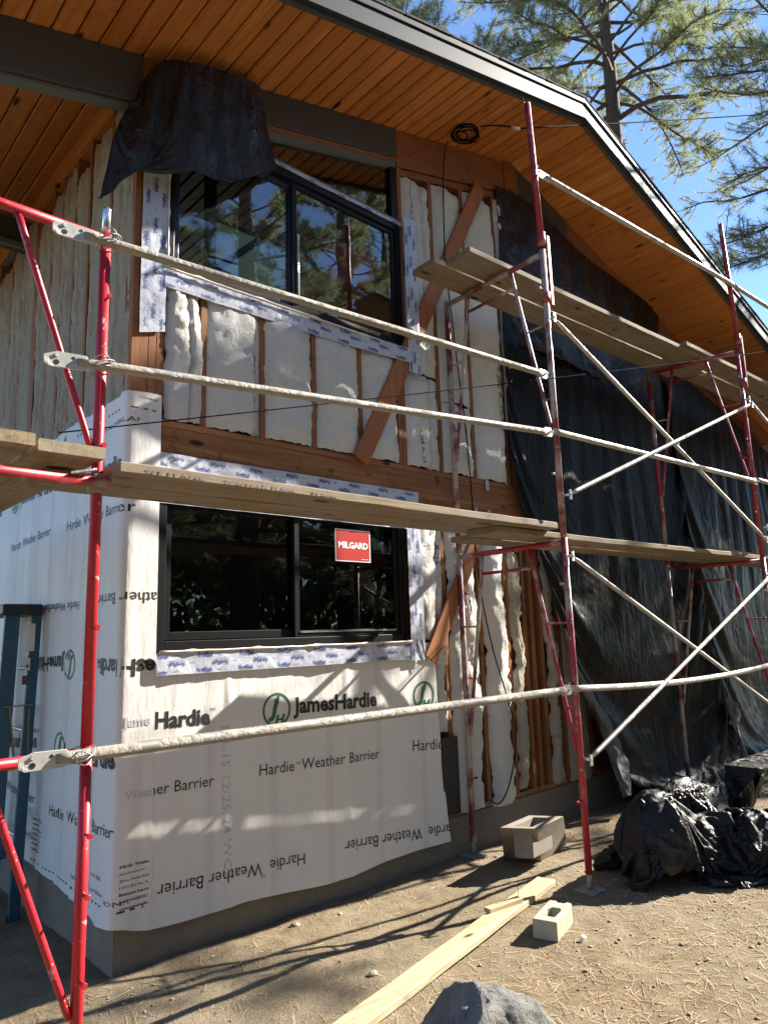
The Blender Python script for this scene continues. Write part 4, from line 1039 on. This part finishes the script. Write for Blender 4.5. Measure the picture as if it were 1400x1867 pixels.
def heap2(name, label, P, cols, m, frames=36, bend=.25):
    Q = smooth2(settle(P, None, [flat_block(.5, 7, -4, 1, 0.0)]+cols, frames=frames, bend=bend, tens=14), 2)
    for row in Q:
        for k, p in enumerate(row):
            if p.z < .008: row[k] = Vector((p.x, p.y, .008))
    return film(name, label, 'plastic heap', Q, m, GH)
def loc(p): d = p-O_; return (d.dot(RT_), d.dot(FW_))
heap2('plastic_heap', 'big crumpled heap of black plastic sheeting in front at the right', crumpled(.02, 2.1, -.02, 1.05, 120, 72, .66, .11, 2.6, 3.0),
      [blob(hl(.40,.42,.05),(.24,.22,.47)), blob(hl(.75,.52,.0),(.22,.16,.33)), blob(hl(1.08,.52,.0),(.26,.18,.36)), blob(hl(1.6,.50,.02),(.36,.3,.36))], poly_heap)
u_, v_ = loc(Dp(1258, 1450, 5.05)); zt_ = Dp(1258, 1416, 5.05).z
heap2('plastic_bag', 'small shiny black plastic bundle behind the big heap', crumpled(u_-.30, u_+.30, v_-.28, v_+.28, 56, 52, zt_+.10, .05, 6.0, 8.0), [blob(hl(u_, v_, .0), (.15, .13, zt_-.02))], poly_black, 30, .15)
u_, v_ = loc(Dp(1420, 1440, 5.5)); zt_ = Dp(1400, 1380, 5.5).z
heap2('covered_stack', 'stack covered with dusty black plastic at the right edge', crumpled(u_-.75, u_+.85, v_-.42, v_+.42, 84, 52, zt_+.14, .05, 3.0, 12.0),
      [MB().box(*(lambda c: (c.x-.50, c.x+.62, c.y-.42, c.y+.18, 0, zt_-.03))(hl(u_, v_, 0)))], poly_heap, 30, .3)
h4 = [[hp(1160,1455,-.36), hp(1240,1420,-.36), hp(1300,1400,-.36), hp(1330,1405,-.38)], [hp(1150,1480,-.46), hp(1230,1450,-.50), hp(1295,1440,-.5), hp(1330,1450,-.5)], [Gd(1140,1530,.012), Gd(1220,1530,.012), Gd(1290,1530,.012), Gd(1350,1530,.012)]]
heap('plastic_skirt', 'low black plastic lying between the wall sheet and the heap', h4, 60, 40, .6, poly_black)
tw = thing('plastic_twist', 'pale twisted strip of dusty plastic rising from the covered stack', 'plastic sheet', W(1358,1388,-.5))
b = MB(); b.tube([W(1357,1388,-.55), W(1350,1350,-.45), W(1341,1322,-.38), W(1330,1300,-.36), W(1322,1278,-.34)], [.05,.014,.012,.03,.012], 7); b.build('stem', poly_pale, tw)
b = MB(); b.grid(displaced(net([[W(1322,1280,-.34), W(1330,1268,-.36), W(1336,1280,-.35)], [W(1332,1300,-.36), W(1345,1290,-.4), W(1352,1300,-.37)], [W(1328,1318,-.36), W(1340,1322,-.4), W(1352,1312,-.38)]], 16, 16), lambda p, u, v: .02*ridge(p.x*14, p.y*14, p.z*14))); b.build('frill', poly_pale, tw, solid=.001)

# ------------------------------------------------------------------ concrete blocks, boards, boulder
# open planter block: tapered box with a rectangular well
def quadbox(b, lo, hi):
    n = 4; vs = [Vector(p) for p in lo] + [Vector(p) for p in hi]
    b.add(vs, [(0,1,2,3)[::-1], (4,5,6,7)] + [(i, (i+1)%4, 4+(i+1)%4, 4+i) for i in range(4)])
def tub(name, label, cat, lo, hi, wall, depth, m, bev=.006):
    """lo / hi: four corners (counter-clockwise) of base and rim"""
    b = MB(); lo = [Vector(p) for p in lo]; hi = [Vector(p) for p in hi]; c = sum(hi, Vector())/4
    inn = []
    for k in range(4):
        e0 = (hi[k-1]-hi[k]).normalized(); e1 = (hi[(k+1)%4]-hi[k]).normalized(); inn.append(hi[k] + (e0+e1)*wall)
    bot = [p + Vector((0,0,-depth)) + (c-p)*.04 for p in inn]
    vs = lo + hi + inn + bot
    fs = [(3,2,1,0)] + [(i, (i+1)%4, 4+(i+1)%4, 4+i) for i in range(4)] + [(4+i, 4+(i+1)%4, 8+(i+1)%4, 8+i) for i in range(4)] + [(8+i, 8+(i+1)%4, 12+(i+1)%4, 12+i) for i in range(4)] + [(12,13,14,15)]
    b.add(vs, fs); o = b.build(name, m, bevel=bev); return tag(o, label, cat)
f0, f1, r1_ = Gd(918,1562), Gd(986,1570), Gd(1034,1538); f3 = f0 + (r1_-f1)
ctr = (f0+f1+r1_+f3)/4
H = .285
lo_c = [f0, f1, r1_, f3]
up4 = [Gd(910,1509,H), Gd(977,1511,H), Gd(1027,1488,H)]; up4.append(up4[0] + (up4[2]-up4[1]))
for p in lo_c: p.z = -.01
tub('concrete_planter_block', 'grey hollow concrete block with a wide rectangular well, near the wall', 'concrete block', lo_c, up4, .055, .20, block_grey)
# small tan block with one core and a notched end
base = [Vector((1.714, -1.162, -.005)), Vector((1.752, -1.287, -.005)), Vector((2.030, -1.205, -.005)), Vector((1.992, -1.080, -.005))]
ex = (base[2]-base[1]); ey = (base[0]-base[1]); hz = .090
b = MB()
def bq(u, v, z): p = base[1] + ex*u + ey*v; return Vector((p.x, p.y, z))
out = [(0,0),(.80,0),(.98,.06),(1.0,.30),(.93,.34),(.93,.66),(1.0,.70),(.98,1.0),(0,1.0)]
core = [(.26,.22),(.50,.22),(.62,.34),(.62,.66),(.50,.78),(.26,.78),(.20,.66),(.20,.34)]
core = [(.22,.25),(.56,.22),(.66,.34),(.66,.66),(.56,.78),(.22,.75)]
n = len(out); k = len(core)
vt = [bq(u, v, hz) for u, v in out]; vb = [bq(u, v, -.005) for u, v in out]; ct = [bq(u, v, hz) for u, v in core]; cb = [bq(u, v, .006) for u, v in core]
import bmesh
bm = bmesh.new()
def ringv(vs): return [bm.verts.new(p) for p in vs]
VT, VB, CT, CB = ringv(vt), ringv(vb), ringv(ct), ringv(cb)
for i in range(n): bm.faces.new((VB[i], VB[(i+1)%n], VT[(i+1)%n], VT[i]))
for i in range(k): bm.faces.new((CT[i], CT[(i+1)%k], CB[(i+1)%k], CB[i]))
bm.faces.new(CB); bm.faces.new(VB[::-1])
eo = [bm.edges.get((VT[i], VT[(i+1)%n])) for i in range(n)]; ei = [bm.edges.get((CT[i], CT[(i+1)%k])) for i in range(k)]
bmesh.ops.triangle_fill(bm, use_beauty=True, edges=eo+ei)
bmesh.ops.recalc_face_normals(bm, faces=bm.faces)
me = bpy.data.meshes.new('concrete_block'); bm.to_mesh(me); bm.free(); me.materials.append(block_tan)
o = bpy.data.objects.new('concrete_block', me); COL.objects.link(o); tag(o, 'small tan concrete block with one core lying in the sun', 'concrete block')
md = o.modifiers.new('bevel', 'BEVEL'); md.width = .004; md.segments = 2

# boards on the ground
def ground_board(label, p, q, w, th, m, z=.012, name='board'):
    p, q = Vector(p), Vector(q); d = (q-p).normalized(); s = Vector((-d.y, d.x, 0)); b = MB()
    n = 24; sec = [(-w/2, 0), (w/2, 0), (w/2, th-.003), (w/2-.003, th), (-w/2+.003, th), (-w/2, th-.003)]; vs = []
    for i in range(n+1):
        c = p.lerp(q, i/n); zz = z + .004*N(i*.25, 5.0)
        for x, h in sec: vs.append(Vector((c.x, c.y, 0)) + s*x + Vector((0,0,zz+h)))
    k = len(sec)
    b.add(vs, [(i*k+j, i*k+(j+1)%k, (i+1)*k+(j+1)%k, (i+1)*k+j) for i in range(n) for j in range(k)] + [tuple(range(k))[::-1], tuple(range(n*k, n*k+k))])
    return b, name, m, label
e_f = (Gd(970, 1605, .05)+Gd(1020, 1592, .05))/2; e_n = (Gd(590, 1867, .05)+Gd(668, 1867, .05))/2
d_ = (e_n-e_f).normalized(); e_n2 = e_n + d_*.75
bb, nm, mm, lb = ground_board('', e_n2, e_f, .118, .030, lumber)
bo = thing('ground_board', 'long pale sawn board lying on the dirt towards the boulder', 'board', (e_f.x, e_f.y, 0))
bb.build('board', lumber, bo)
cp = Gd(915, 1652, .06); cq_ = Gd(951, 1637, .06)
ct_ = thing('wood_cleat', 'short wood offcut with upright nails lying on the long board', 'wood offcut', (cp.x, cp.y, .05))
c0 = Gd(893, 1662, .055); c1 = Gd(953, 1641, .055); dd = (c1-c0).normalized(); sd = Vector((-dd.y, dd.x, 0))
b = MB(); mid = (c0+c1)/2 + sd*.022; mid.z = .042+.012; b.obox(mid, dd*((c1-c0).length/2), sd*.024, Vector((0,0,.012))); b.build('offcut', lumber, ct_, bevel=.002)
for (u, lean) in ((.62, -.004), (.93, .010)):
    q0 = c0.lerp(c1, u) + sd*.02; q0.z = .064; b = MB(); b.tube([q0, q0+Vector((lean, .004, .048)), q0+Vector((lean, .004, .0485)), q0+Vector((lean, .004, .051))], [.0018, .0018, .0048, .0046], 7); b.build('nail', bright_steel, ct_)
# boulder
def boulder(name, label, c, r, seed, m):
    b = MB(); nu, nv = 150, 90; P = []; rr = random.Random(int(seed*10)); pl = [(Vector((rr.gauss(0,1), rr.gauss(0,1), rr.gauss(0,.8))).normalized(), rr.uniform(.72, .95)) for _ in range(13)]
    for i in range(nv+1):
        th = math.pi*i/nv*.98+.01; row = []
        for j in range(nu+1):
            ph = 2*math.pi*j/nu; d = Vector((math.sin(th)*math.cos(ph), math.sin(th)*math.sin(ph), math.cos(th)))
            k = min([1.15]+[h/max(d.dot(n_), .12) for n_, h in pl]); k += .06*N(d.x*2.2+seed, d.y*2.2, d.z*2.2) + .035*ridge(d.x*4+seed, d.y*4, d.z*4) + .030*N(d.x*9, d.y*9, d.z*9+seed) + .018*ridge(d.x*15, d.y*15, d.z*15) + .008*N(d.x*40, d.y*40, d.z*40)
            row.append(Vector(c) + Vector((d.x*r[0], d.y*r[1], d.z*r[2]))*k)
        P.append(row)
    b.grid(P); return tag(b.build(name, m), label, 'rock')
rc = Gd(880, 1892, 0.05)
boulder('boulder', 'grey boulder at the bottom edge beside the long board', (rc.x-.03, rc.y-.03, -.01), (.31, .25, .215), 4.2, rock_m)
# loose stones and scraps one can tell apart
def pebble(label, px, py, r, m, seed):
    c = Gd(px, py, .01); b = MB(); nu, nv = 14, 9; P = []
    for i in range(nv+1):
        th = math.pi*i/nv*.96+.02; P.append([Vector((c.x, c.y, .012)) + Vector((math.sin(th)*math.cos(2*math.pi*j/nu)*r*1.3, math.sin(th)*math.sin(2*math.pi*j/nu)*r, math.cos(th)*r*.7))*(1+.35*N(i*.7, j*.6 if j < nu else 0, seed)) for j in range(nu+1)])
    b.grid(P); return tag(b.build('stone', m), label, 'stone', 'loose stones on the dirt')
pebble('grey stone on the shaded dirt below the upside-down lettering', 538, 1688, .022, block_grey, 1)
pebble('small pale stone between the long board and the boulder', 800, 1767, .016, block_tan, 2)
pebble('pale stone left of the long board', 680, 1776, .018, block_tan, 3)
pebble('white pebble on the dirt right of the tan block', 1062, 1710, .014, ink_white, 4)
pebble('grey stone by the foundation corner on the side wall', 82, 1660, .06, rock_m, 5)

# ------------------------------------------------------------------ litter (uncountable)
def strips_mesh(name, V_, F_, m):
    me = bpy.data.meshes.new(name); nv = len(V_); me.vertices.add(nv); me.vertices.foreach_set('co', V_.astype(np.float32).ravel())
    nf = len(F_); k = F_.shape[1]; me.loops.add(nf*k); me.loops.foreach_set('vertex_index', F_.astype(np.int32).ravel()); me.polygons.add(nf)
    me.polygons.foreach_set('loop_start', np.arange(0, nf*k, k, dtype=np.int32)); me.polygons.foreach_set('loop_total', np.full(nf, k, dtype=np.int32))
    me.update(calc_edges=True); me.validate(); 
    for x in (m if isinstance(m, (list, tuple)) else [m]): me.materials.append(x)
    o = bpy.data.objects.new(name, me); COL.objects.link(o); return o
rg = np.random.default_rng(3)
def scatter(n):
    x = rg.uniform(-1.6, 8.5, n*3); y = -rg.uniform(0, 1, n*3)**.8*3.6 - .02
    # thin out the raked walking strip, pile up by the foundation
    d = np.array([.5+.5*N(a*.8, b_*.8, 2.0) for a, b_ in zip(x, y)]); path = np.exp(-((y + .75 + .05*x)/.35)**2)*(x < 2.2)
    keep = rg.uniform(0, 1, n*3) < (.25+.75*d)*(1-.8*path); return x[keep][:n], y[keep][:n]
x, y = scatter(19000); n = len(x); L = rg.uniform(.03, .09, n)*rg.choice([1, 1, 1, 1.8], n); a = rg.uniform(0, 2*np.pi, n); w = rg.uniform(.0008, .0017, n)
z = np.array([ground_z(p, q) for p, q in zip(x, y)]) + rg.uniform(.001, .007, n); tl = rg.uniform(-.15, .15, n)
c_, s_ = np.cos(a), np.sin(a); bend = rg.uniform(-.10, .10, n)*L
def pt(t, side): return np.stack([x + c_*L*(t-.5) - s_*(w*side + bend*4*t*(1-t)), y + s_*L*(t-.5) + c_*(w*side + bend*4*t*(1-t)), z + tl*L*(t-.5)], 1)
V_ = np.stack([pt(0, -1), pt(0, 1), pt(.5, -1), pt(.5, 1), pt(1, -1), pt(1, 1)], 1).reshape(-1, 3); i6 = np.arange(n)[:, None]*6
F_ = np.concatenate([i6+np.array([[0,2,3,1]]), i6+np.array([[2,4,5,3]])], 0)
tag(strips_mesh('pine_needle_litter', V_, F_, needle_litter), 'dry pine needles strewn over the dirt', 'pine needles', kind='stuff')
x, y = scatter(13000); n = len(x); r = .0016 + .0075*rg.uniform(0, 1, n)**3*rg.choice([1, 1, 1, 1.8], n); z = np.array([ground_z(p, q) for p, q in zip(x, y)])
oc = np.array([[1,0,0],[0,1,0],[-1,0,0],[0,-1,0],[0,0,1],[0,0,-.6]], float)
V_ = oc[None]*r[:, None, None]*rg.uniform(.55, 1.4, (n, 6, 1)); V_[:, :, 2] *= .55; a = rg.uniform(0, 6.28, n); ca, sa = np.cos(a)[:, None], np.sin(a)[:, None]
V_ = np.stack([V_[:, :, 0]*ca - V_[:, :, 1]*sa + x[:, None], V_[:, :, 0]*sa + V_[:, :, 1]*ca + y[:, None], V_[:, :, 2] + z[:, None] + r[:, None]*.25], 2).reshape(-1, 3)
of = np.array([[0,1,4],[1,2,4],[2,3,4],[3,0,4],[1,0,5],[2,1,5],[3,2,5],[0,3,5]]); F_ = (np.arange(n)[:, None, None]*6 + of[None]).reshape(-1, 3)
tag(strips_mesh('gravel_and_chips', V_, F_, chip_litter), 'small stones, bark chips and wood scraps scattered over the dirt', 'gravel', kind='stuff')

# ------------------------------------------------------------------ stepladder folded against the side wall
ld = thing('stepladder', 'blue green fibreglass stepladder folded against the side wall', 'ladder', (-.15, 1.6, 0))
H_ = 1.80; yn, yf = 1.15, 1.62
def lx(x0, z): return x0 + .05*(z/H_)
def rail(x0, yy, w, m, name):
    b = MB(); vs = []
    for z, yy2 in ((0.0, yy+(-.02 if yy < 1.5 else .02)), (H_-.04, yy)):
        xc = lx(x0, z); vs += [(xc-w/2, yy2-.014, z), (xc+w/2, yy2-.014, z), (xc+w/2, yy2+.014, z), (xc-w/2, yy2+.014, z)]
    b.add(vs, [(0,3,2,1),(4,5,6,7),(0,1,5,4),(1,2,6,5),(2,3,7,6),(3,0,4,7)]); return b.build(name, m, ld, bevel=.003)
for yy in (yn, yf):
    r_ = rail(-.255, yy, .085, teal, 'front_rail'); 
    b = MB(); b.obox((lx(-.255, 0), yy+(-.02 if yy < 1.5 else .02), .012), (.05, 0, 0), (0, .02, 0), (0, 0, .02)); b.build('foot', black_plastic, ld)
    rail(-.115, yy+.008, .060, teal, 'rear_rail'); b = MB(); b.obox((lx(-.115, 0), yy+.008, .012), (.036, 0, 0), (0, .02, 0), (0, 0, .02)); b.build('foot', black_plastic, ld)
b = MB(); b.box(-.275, -.045, yn-.05, yf+.05, H_-.055, H_+.012); b.build('top_cap', black_plastic, ld, bevel=.012)
for z in (.30, .60, .90, 1.20, 1.50):
    b = MB(); b.box(lx(-.255, z)-.04, lx(-.255, z)+.04, yn+.014, yf-.014, z-.028, z+.002); b.build('step', alu, ld, bevel=.003)
for z in (.45, 1.05, 1.42): 
    b = MB(); b.tube([(lx(-.115, z), yn+.02, z), (lx(-.115, z), yf-.02, z)], .011, 8); b.build('rear_bar', alu, ld)
b = MB(); b.beam((lx(-.255,1.20)+.02, yn-.021, 1.20), (lx(-.18,.88), yn-.021, .86), .010, .022, (0,-1,0)); b.beam((lx(-.115,1.20)-.01, yn-.014, 1.19), (lx(-.115,.9)+.005, yn-.014, .92), .010, .018, (0,-1,0)); b.beam((lx(-.265,1.2), yn-.022, 1.205), (lx(-.105,1.2), yn-.022, 1.205), .008, .016, (0,-1,0)); b.build('spreader_strap', brass, ld)
def sticker(px0, py0, px1, py1, m, texts=(), name='label'):
    yq = yn-.0165; a = W(px0, py0, yq); c = W(px1, py1, yq); b = MB(); x0, x1 = sorted((a.x, c.x)); z0, z1 = sorted((a.z, c.z)); b.box(x0, x1, yq-.001, yq, z0, z1, 0)
    for t_, u0, v0, u1, v1, k in texts: add_text(b, t_, lambda s, z: Vector((s, yq-.0025, z)), (lerp(x0,x1,u0), lerp(z0,z1,v0)), (lerp(x0,x1,u1), lerp(z0,z1,v1)), k, .02, 1, 1)
    return b.build(name, [m, ink_black, ink_white, ink_red], ld)
sticker(51, 1137, 63, 1187, label_paper); sticker(45, 1200, 55, 1222, label_paper, [('4', .25, .2, .75, .2, 1)])
sticker(41, 1232, 50, 1248, teal, [('M', .1, .2, .9, .25, 3)]); sticker(17, 1390, 29, 1405, yellow_label)
sticker(-2, 1512, 12, 1565, ink('label_blue', (.03,.06,.25)), [('WERNER', .35, .04, .60, .96, 2)])

# ------------------------------------------------------------------ cables
def soffit_hit(px, py, off=.022):
    d = ray(px, py); lo, hi = .5, 30.0
    for _ in range(60):
        m = (lo+hi)/2; p = CAM + d*m
        if p.z < zs(p.x)-off: lo = m
        else: hi = m
    return CAM + d*lo
co = thing('cable_coil', 'coil of black cable fixed under the soffit with a loose end', 'cable', soffit_hit(850, 242))
b = MB(); rk = random.Random(2)
cc = [soffit_hit(848, 243), soffit_hit(846, 245), soffit_hit(852, 241), soffit_hit(838, 243), soffit_hit(850, 243)]
for j, c in enumerate(cc):
    R_ = .125 + rk.uniform(-.012, .012) - (.03 if j == 3 else 0); pts = []
    for i in range(41):
        g_ = 2*math.pi*i/40; x_, y_ = c.x + R_*math.cos(g_)*1.05, c.y + R_*.72*math.sin(g_)+.02*math.cos(g_); pts.append(Vector((x_, y_, zs(x_)-.018-.010*j-.008*math.sin(g_+j))))
    b.tube(pts, .0062, 7, 0, False)
b.build('loops', cable_m, co)
e0 = soffit_hit(876, 231, .03); e1 = W(948, 234, -.80); b = MB()
pts = [e0, soffit_hit(895, 229, .04), W(920, 230, -.62), e1]; b.tube(crom(pts, 24), .0062, 7); b.build('lead', cable_m, co)
b = MB(); b.tube([W(933, 233.2, -.73), W(947, 234.3, -.80)], .011, 8); b.build('connector', label_paper, co)
cw = thing('service_cable', 'thin black overhead cable running from the ridge to the right', 'cable', e1)
far = Dp(1560, 192, 16.0); pts = [e1.lerp(far, k/30) - Vector((0,0,.35*4*(k/30)*(1-k/30)*.12)) for k in range(31)]; b = MB(); b.tube(pts, .0060, 6); b.build('wire', cable_m, cw)
b = MB(); dn_ = [(816,258,-.16),(811,275,-.05),(808,320,-.04),(809,400,-.055),(812,480,-.06),(826,600,-.06),(838,700,-.06),(850,790,-.06),(857,870,-.05),(864,960,-.045),(871,1040,-.06),(882,1110,-.07),(900,1190,-.075),(921,1260,-.08),(937,1320,-.085),(939,1370,-.09),(932,1415,-.10),(921,1450,-.10),(908,1466,-.10),(893,1458,-.09)]
b.tube(crom([W(*q) for q in dn_], 120), .0052, 6); tag(b.build('hanging_wire', cable_m), 'black wire hanging down the insulation from the coil to the ground', 'cable')
b = MB(); s0 = W(108, 789, -.87); s1 = W(1450, 633, -1.30); b.tube([s0.lerp(s1, k/40) - Vector((0,0,.02*4*(k/40)*(1-k/40))) for k in range(41)], .0030, 5); tag(b.build('string_line', cable_m), 'thin dark line stretched across the scaffold from left to right', 'wire')

# ------------------------------------------------------------------ pines
def pine(label, base, height, r0, crown0, nb, blen, seed, tuft_n=34, nl=.17, nw=.010, dens=1.0, lean=(0, 0), group='pines', az_bias=None, dead=.03):
    rn = random.Random(seed); rg = np.random.default_rng(seed); t = thing('pine_tree', label, 'tree', base, group); B0 = Vector(base)
    def axis(z): u = z/height; return B0 + Vector((lean[0]*u+.12*N(z*.25, seed), lean[1]*u+.12*N(z*.25, seed+9.0), z))
    b = MB(); zs_ = [height*i/26 for i in range(27)]; b.tube([axis(z) for z in zs_], [r0*(1-.93*(z/height)**1.1)*(1.25 if z < .3 else 1) for z in zs_], 12); b.build('trunk', bark, t)
    lb = MB(); TP = []; TD = []; TW = []
    for i in range(nb):
        u = ((i+rn.random())/nb)**.95; z = lerp(crown0, height*.985, u); az = i*2.39996 + rn.uniform(-.5, .5)
        if az_bias and rn.random() < az_bias[1]: az = az_bias[0] + rn.gauss(0, .55)
        L = blen*(1-u*.82)**.8*rn.uniform(.6, 1.15); d = Vector((math.cos(az), math.sin(az), 0)); s = Vector((-d.y, d.x, 0)); p0 = axis(z); pts = []; k = 9
        rise = rn.uniform(-.10, .25) + .5*u; tip = rn.uniform(.05, .35); wob = rn.uniform(-.25, .25)
        for j in range(k+1):
            v = j/k; pts.append(p0 + d*(L*v) + Vector((0,0,1))*L*(rise*v - .42*(1-u)*v*v*1.2 + tip*v**3) + s*L*(wob*v*v + .05*N(v*3, seed, i*1.7)) + Vector((0,0,.05*L*N(v*4, i*2.3))))
        rb_ = min(.008+.011*L, r0*.45)*(1-.4*u); lb.tube(pts, [rb_*(1-.85*(j/k)) + .003 for j in range(k+1)], 6)
        ntw = int(dens*(5+L*6.5))
        for q in range(ntw):
            v = rn.uniform(.22, 1.0)**.75; j = min(int(v*k), k-1); pb = pts[j].lerp(pts[j+1], v*k-j); bd = (pts[j+1]-pts[j]).normalized()
            sd = rn.choice((-1, 1)); td = (bd*rn.uniform(.3, 1) + s*sd*rn.uniform(.2, 1.0) + Vector((0,0,rn.uniform(-.25, .75)))).normalized(); tl = rn.uniform(.18, .55)*(.5+.5*L/blen)+.08
            pe = pb + td*tl + Vector((0,0,rn.uniform(-.02, .10))); pm = pb.lerp(pe, .5) + Vector((0,0,-.04*tl))
            lb.tube([pb, pm, pe], [.007, .0055, .004], 4, 0, False)
            TP.append(pe); TD.append((pe-pm).normalized()); TW.append(tl)
            if rn.random() < .55: TP.append(pm); TD.append((td+Vector((rn.uniform(-.6,.6), rn.uniform(-.6,.6), rn.uniform(-.1,.7)))).normalized()); TW.append(tl)
        TP.append(pts[-1]); TD.append((pts[-1]-pts[-2]).normalized()); TW.append(.3)
    TP.append(axis(height)); TD.append(Vector((0,0,1))); TW.append(.3)
    lb.build('limbs', bark, t)
    P_ = np.array(TP); D_ = np.array(TD); m = len(P_); K = tuft_n
    R_ = rg.normal(size=(m, K, 3)); R_ /= np.linalg.norm(R_, axis=2, keepdims=True)
    dirs = D_[:, None, :]*rg.uniform(.0, 1.0, (m, K, 1)) + R_*1.0; dirs /= np.linalg.norm(dirs, axis=2, keepdims=True)
    st = P_[:, None, :] - D_[:, None, :]*rg.uniform(-.02, .16, (m, K, 1)); Ln = nl*rg.uniform(.7, 1.15, (m, K, 1))
    per = np.cross(dirs, rg.normal(size=(m, K, 3))); per /= np.linalg.norm(per, axis=2, keepdims=True) + 1e-9
    tipp = st + dirs*Ln + np.array([0,0,-1.0])*Ln*.12; a_ = st - per*nw*.5; b_ = st + per*nw*.5
    V_ = np.stack([a_, b_, tipp], 2).reshape(-1, 3) - np.array(B0)[None]; F_ = np.arange(m*K*3).reshape(-1, 3)
    cr = strips_mesh('crown', V_, F_, [pine_green, pine_brown]); cr.parent = t
    if dead:
        mk = np.repeat((rg.uniform(0, 1, m) < dead).astype(np.int32), K); cr.data.polygons.foreach_set('material_index', mk)
    return t
pA = Dp(1120, 262, 17.0); pA2 = Dp(1096, 10, 17.0)
pine('tall pine with a thick dark trunk standing behind the roof ridge', (pA.x, pA.y, 0), 22.0, .31, 12.5, 108, 3.9, 21, tuft_n=36, nl=.14, nw=.010, dens=3.0, lean=((pA2.x-pA.x)*3.5, (pA2.y-pA.y)*3.5))
pBp = Dp(1620, 420, 11.0)
pine('near pine at the right whose branches hang into the sky', (pBp.x, pBp.y, 0), 15.5, .24, 6.9, 62, 3.4, 33, tuft_n=34, nl=.14, nw=.008, dens=1.5, az_bias=(2.39, .72))
pine('unseen dense pine added off to the right to shade the gable', (14.0, -1.85, 0), 14.2, .22, 3.0, 100, 2.2, 71, tuft_n=22, nl=.2, nw=.02, dens=1.5)  # out of view, added to cast shade on the gable and the dirt
pCp = Dp(735, 60, 15.0)
pine('pale young pine whose top shows above the roof slope', (pCp.x, pCp.y, 0), pCp.z+1.6, .14, pCp.z-3.2, 34, 1.5, 45, tuft_n=36, nl=.19, nw=.011, dens=1.4, dead=0)
pDp = Dp(880, 105, 15.5)
pine('small pine tip just above the roof edge left of the tall pine', (pDp.x, pDp.y, 0), pDp.z+.55, .10, pDp.z-2.4, 22, .9, 52, tuft_n=36, nl=.19, nw=.011, dens=1.3, dead=0)
GW = 'pines in front of the house mirrored in the windows'
wp = pine('dark pine in the yard, mirrored in the middle of the upper window', (8.2, -12.0, 0), 22.0, .42, 3.4, 96, 5.0, 61, tuft_n=26, nl=.26, nw=.020, dens=1.3, group=GW)
for k, (x_, y_, rz, sc_, lb_) in enumerate(((14.5, -15.5, 1.3, 1.1, 'pine in the yard mirrored in the right half of the upper window'), (3.6, -12.2, 2.7, .95, 'pine in the yard mirrored in the left half of the upper window'),
        (20.0, -19.0, 4.0, 1.1, 'far pine in the yard mirrored behind the nearest ones'), (-4.0, -17.0, .6, 1.0, 'pine in the yard behind the photographer on the left'), (8.5, -21.0, 5.2, 1.1, 'farthest pine in the yard mirrored low in the lower window'))):
    c = copy_tree(wp); c.location = (x_, y_, 0); c.rotation_euler = (0, 0, rz); c.scale = (sc_, sc_, sc_); c['label'] = lb_

# far wood beyond the yard, one mass
rg = np.random.default_rng(8); n = 26000; an = rg.uniform(math.pi*.98, math.pi*1.92, n); rd = rg.uniform(25, 36, n)
hh = np.array([9 + 3.5*N(q*9, 2.0) + 2.2*N(q*31, 5.0) for q in an]); zz_ = hh*rg.uniform(0, 1, n)**.8
c_ = np.stack([rd*np.cos(an), rd*np.sin(an), zz_], 1)[:, None, :]; V_ = (c_ + rg.normal(size=(n, 3, 3))*.30*np.array([1, 1, 1.3])).reshape(-1, 3); V_[:, 2] = np.maximum(V_[:, 2], -.2)
tag(strips_mesh('far_wood', V_, np.arange(n*3).reshape(-1, 3), pine_green), 'far-off dark pine wood mirrored as one mass in the window panes', 'wood', kind='stuff')
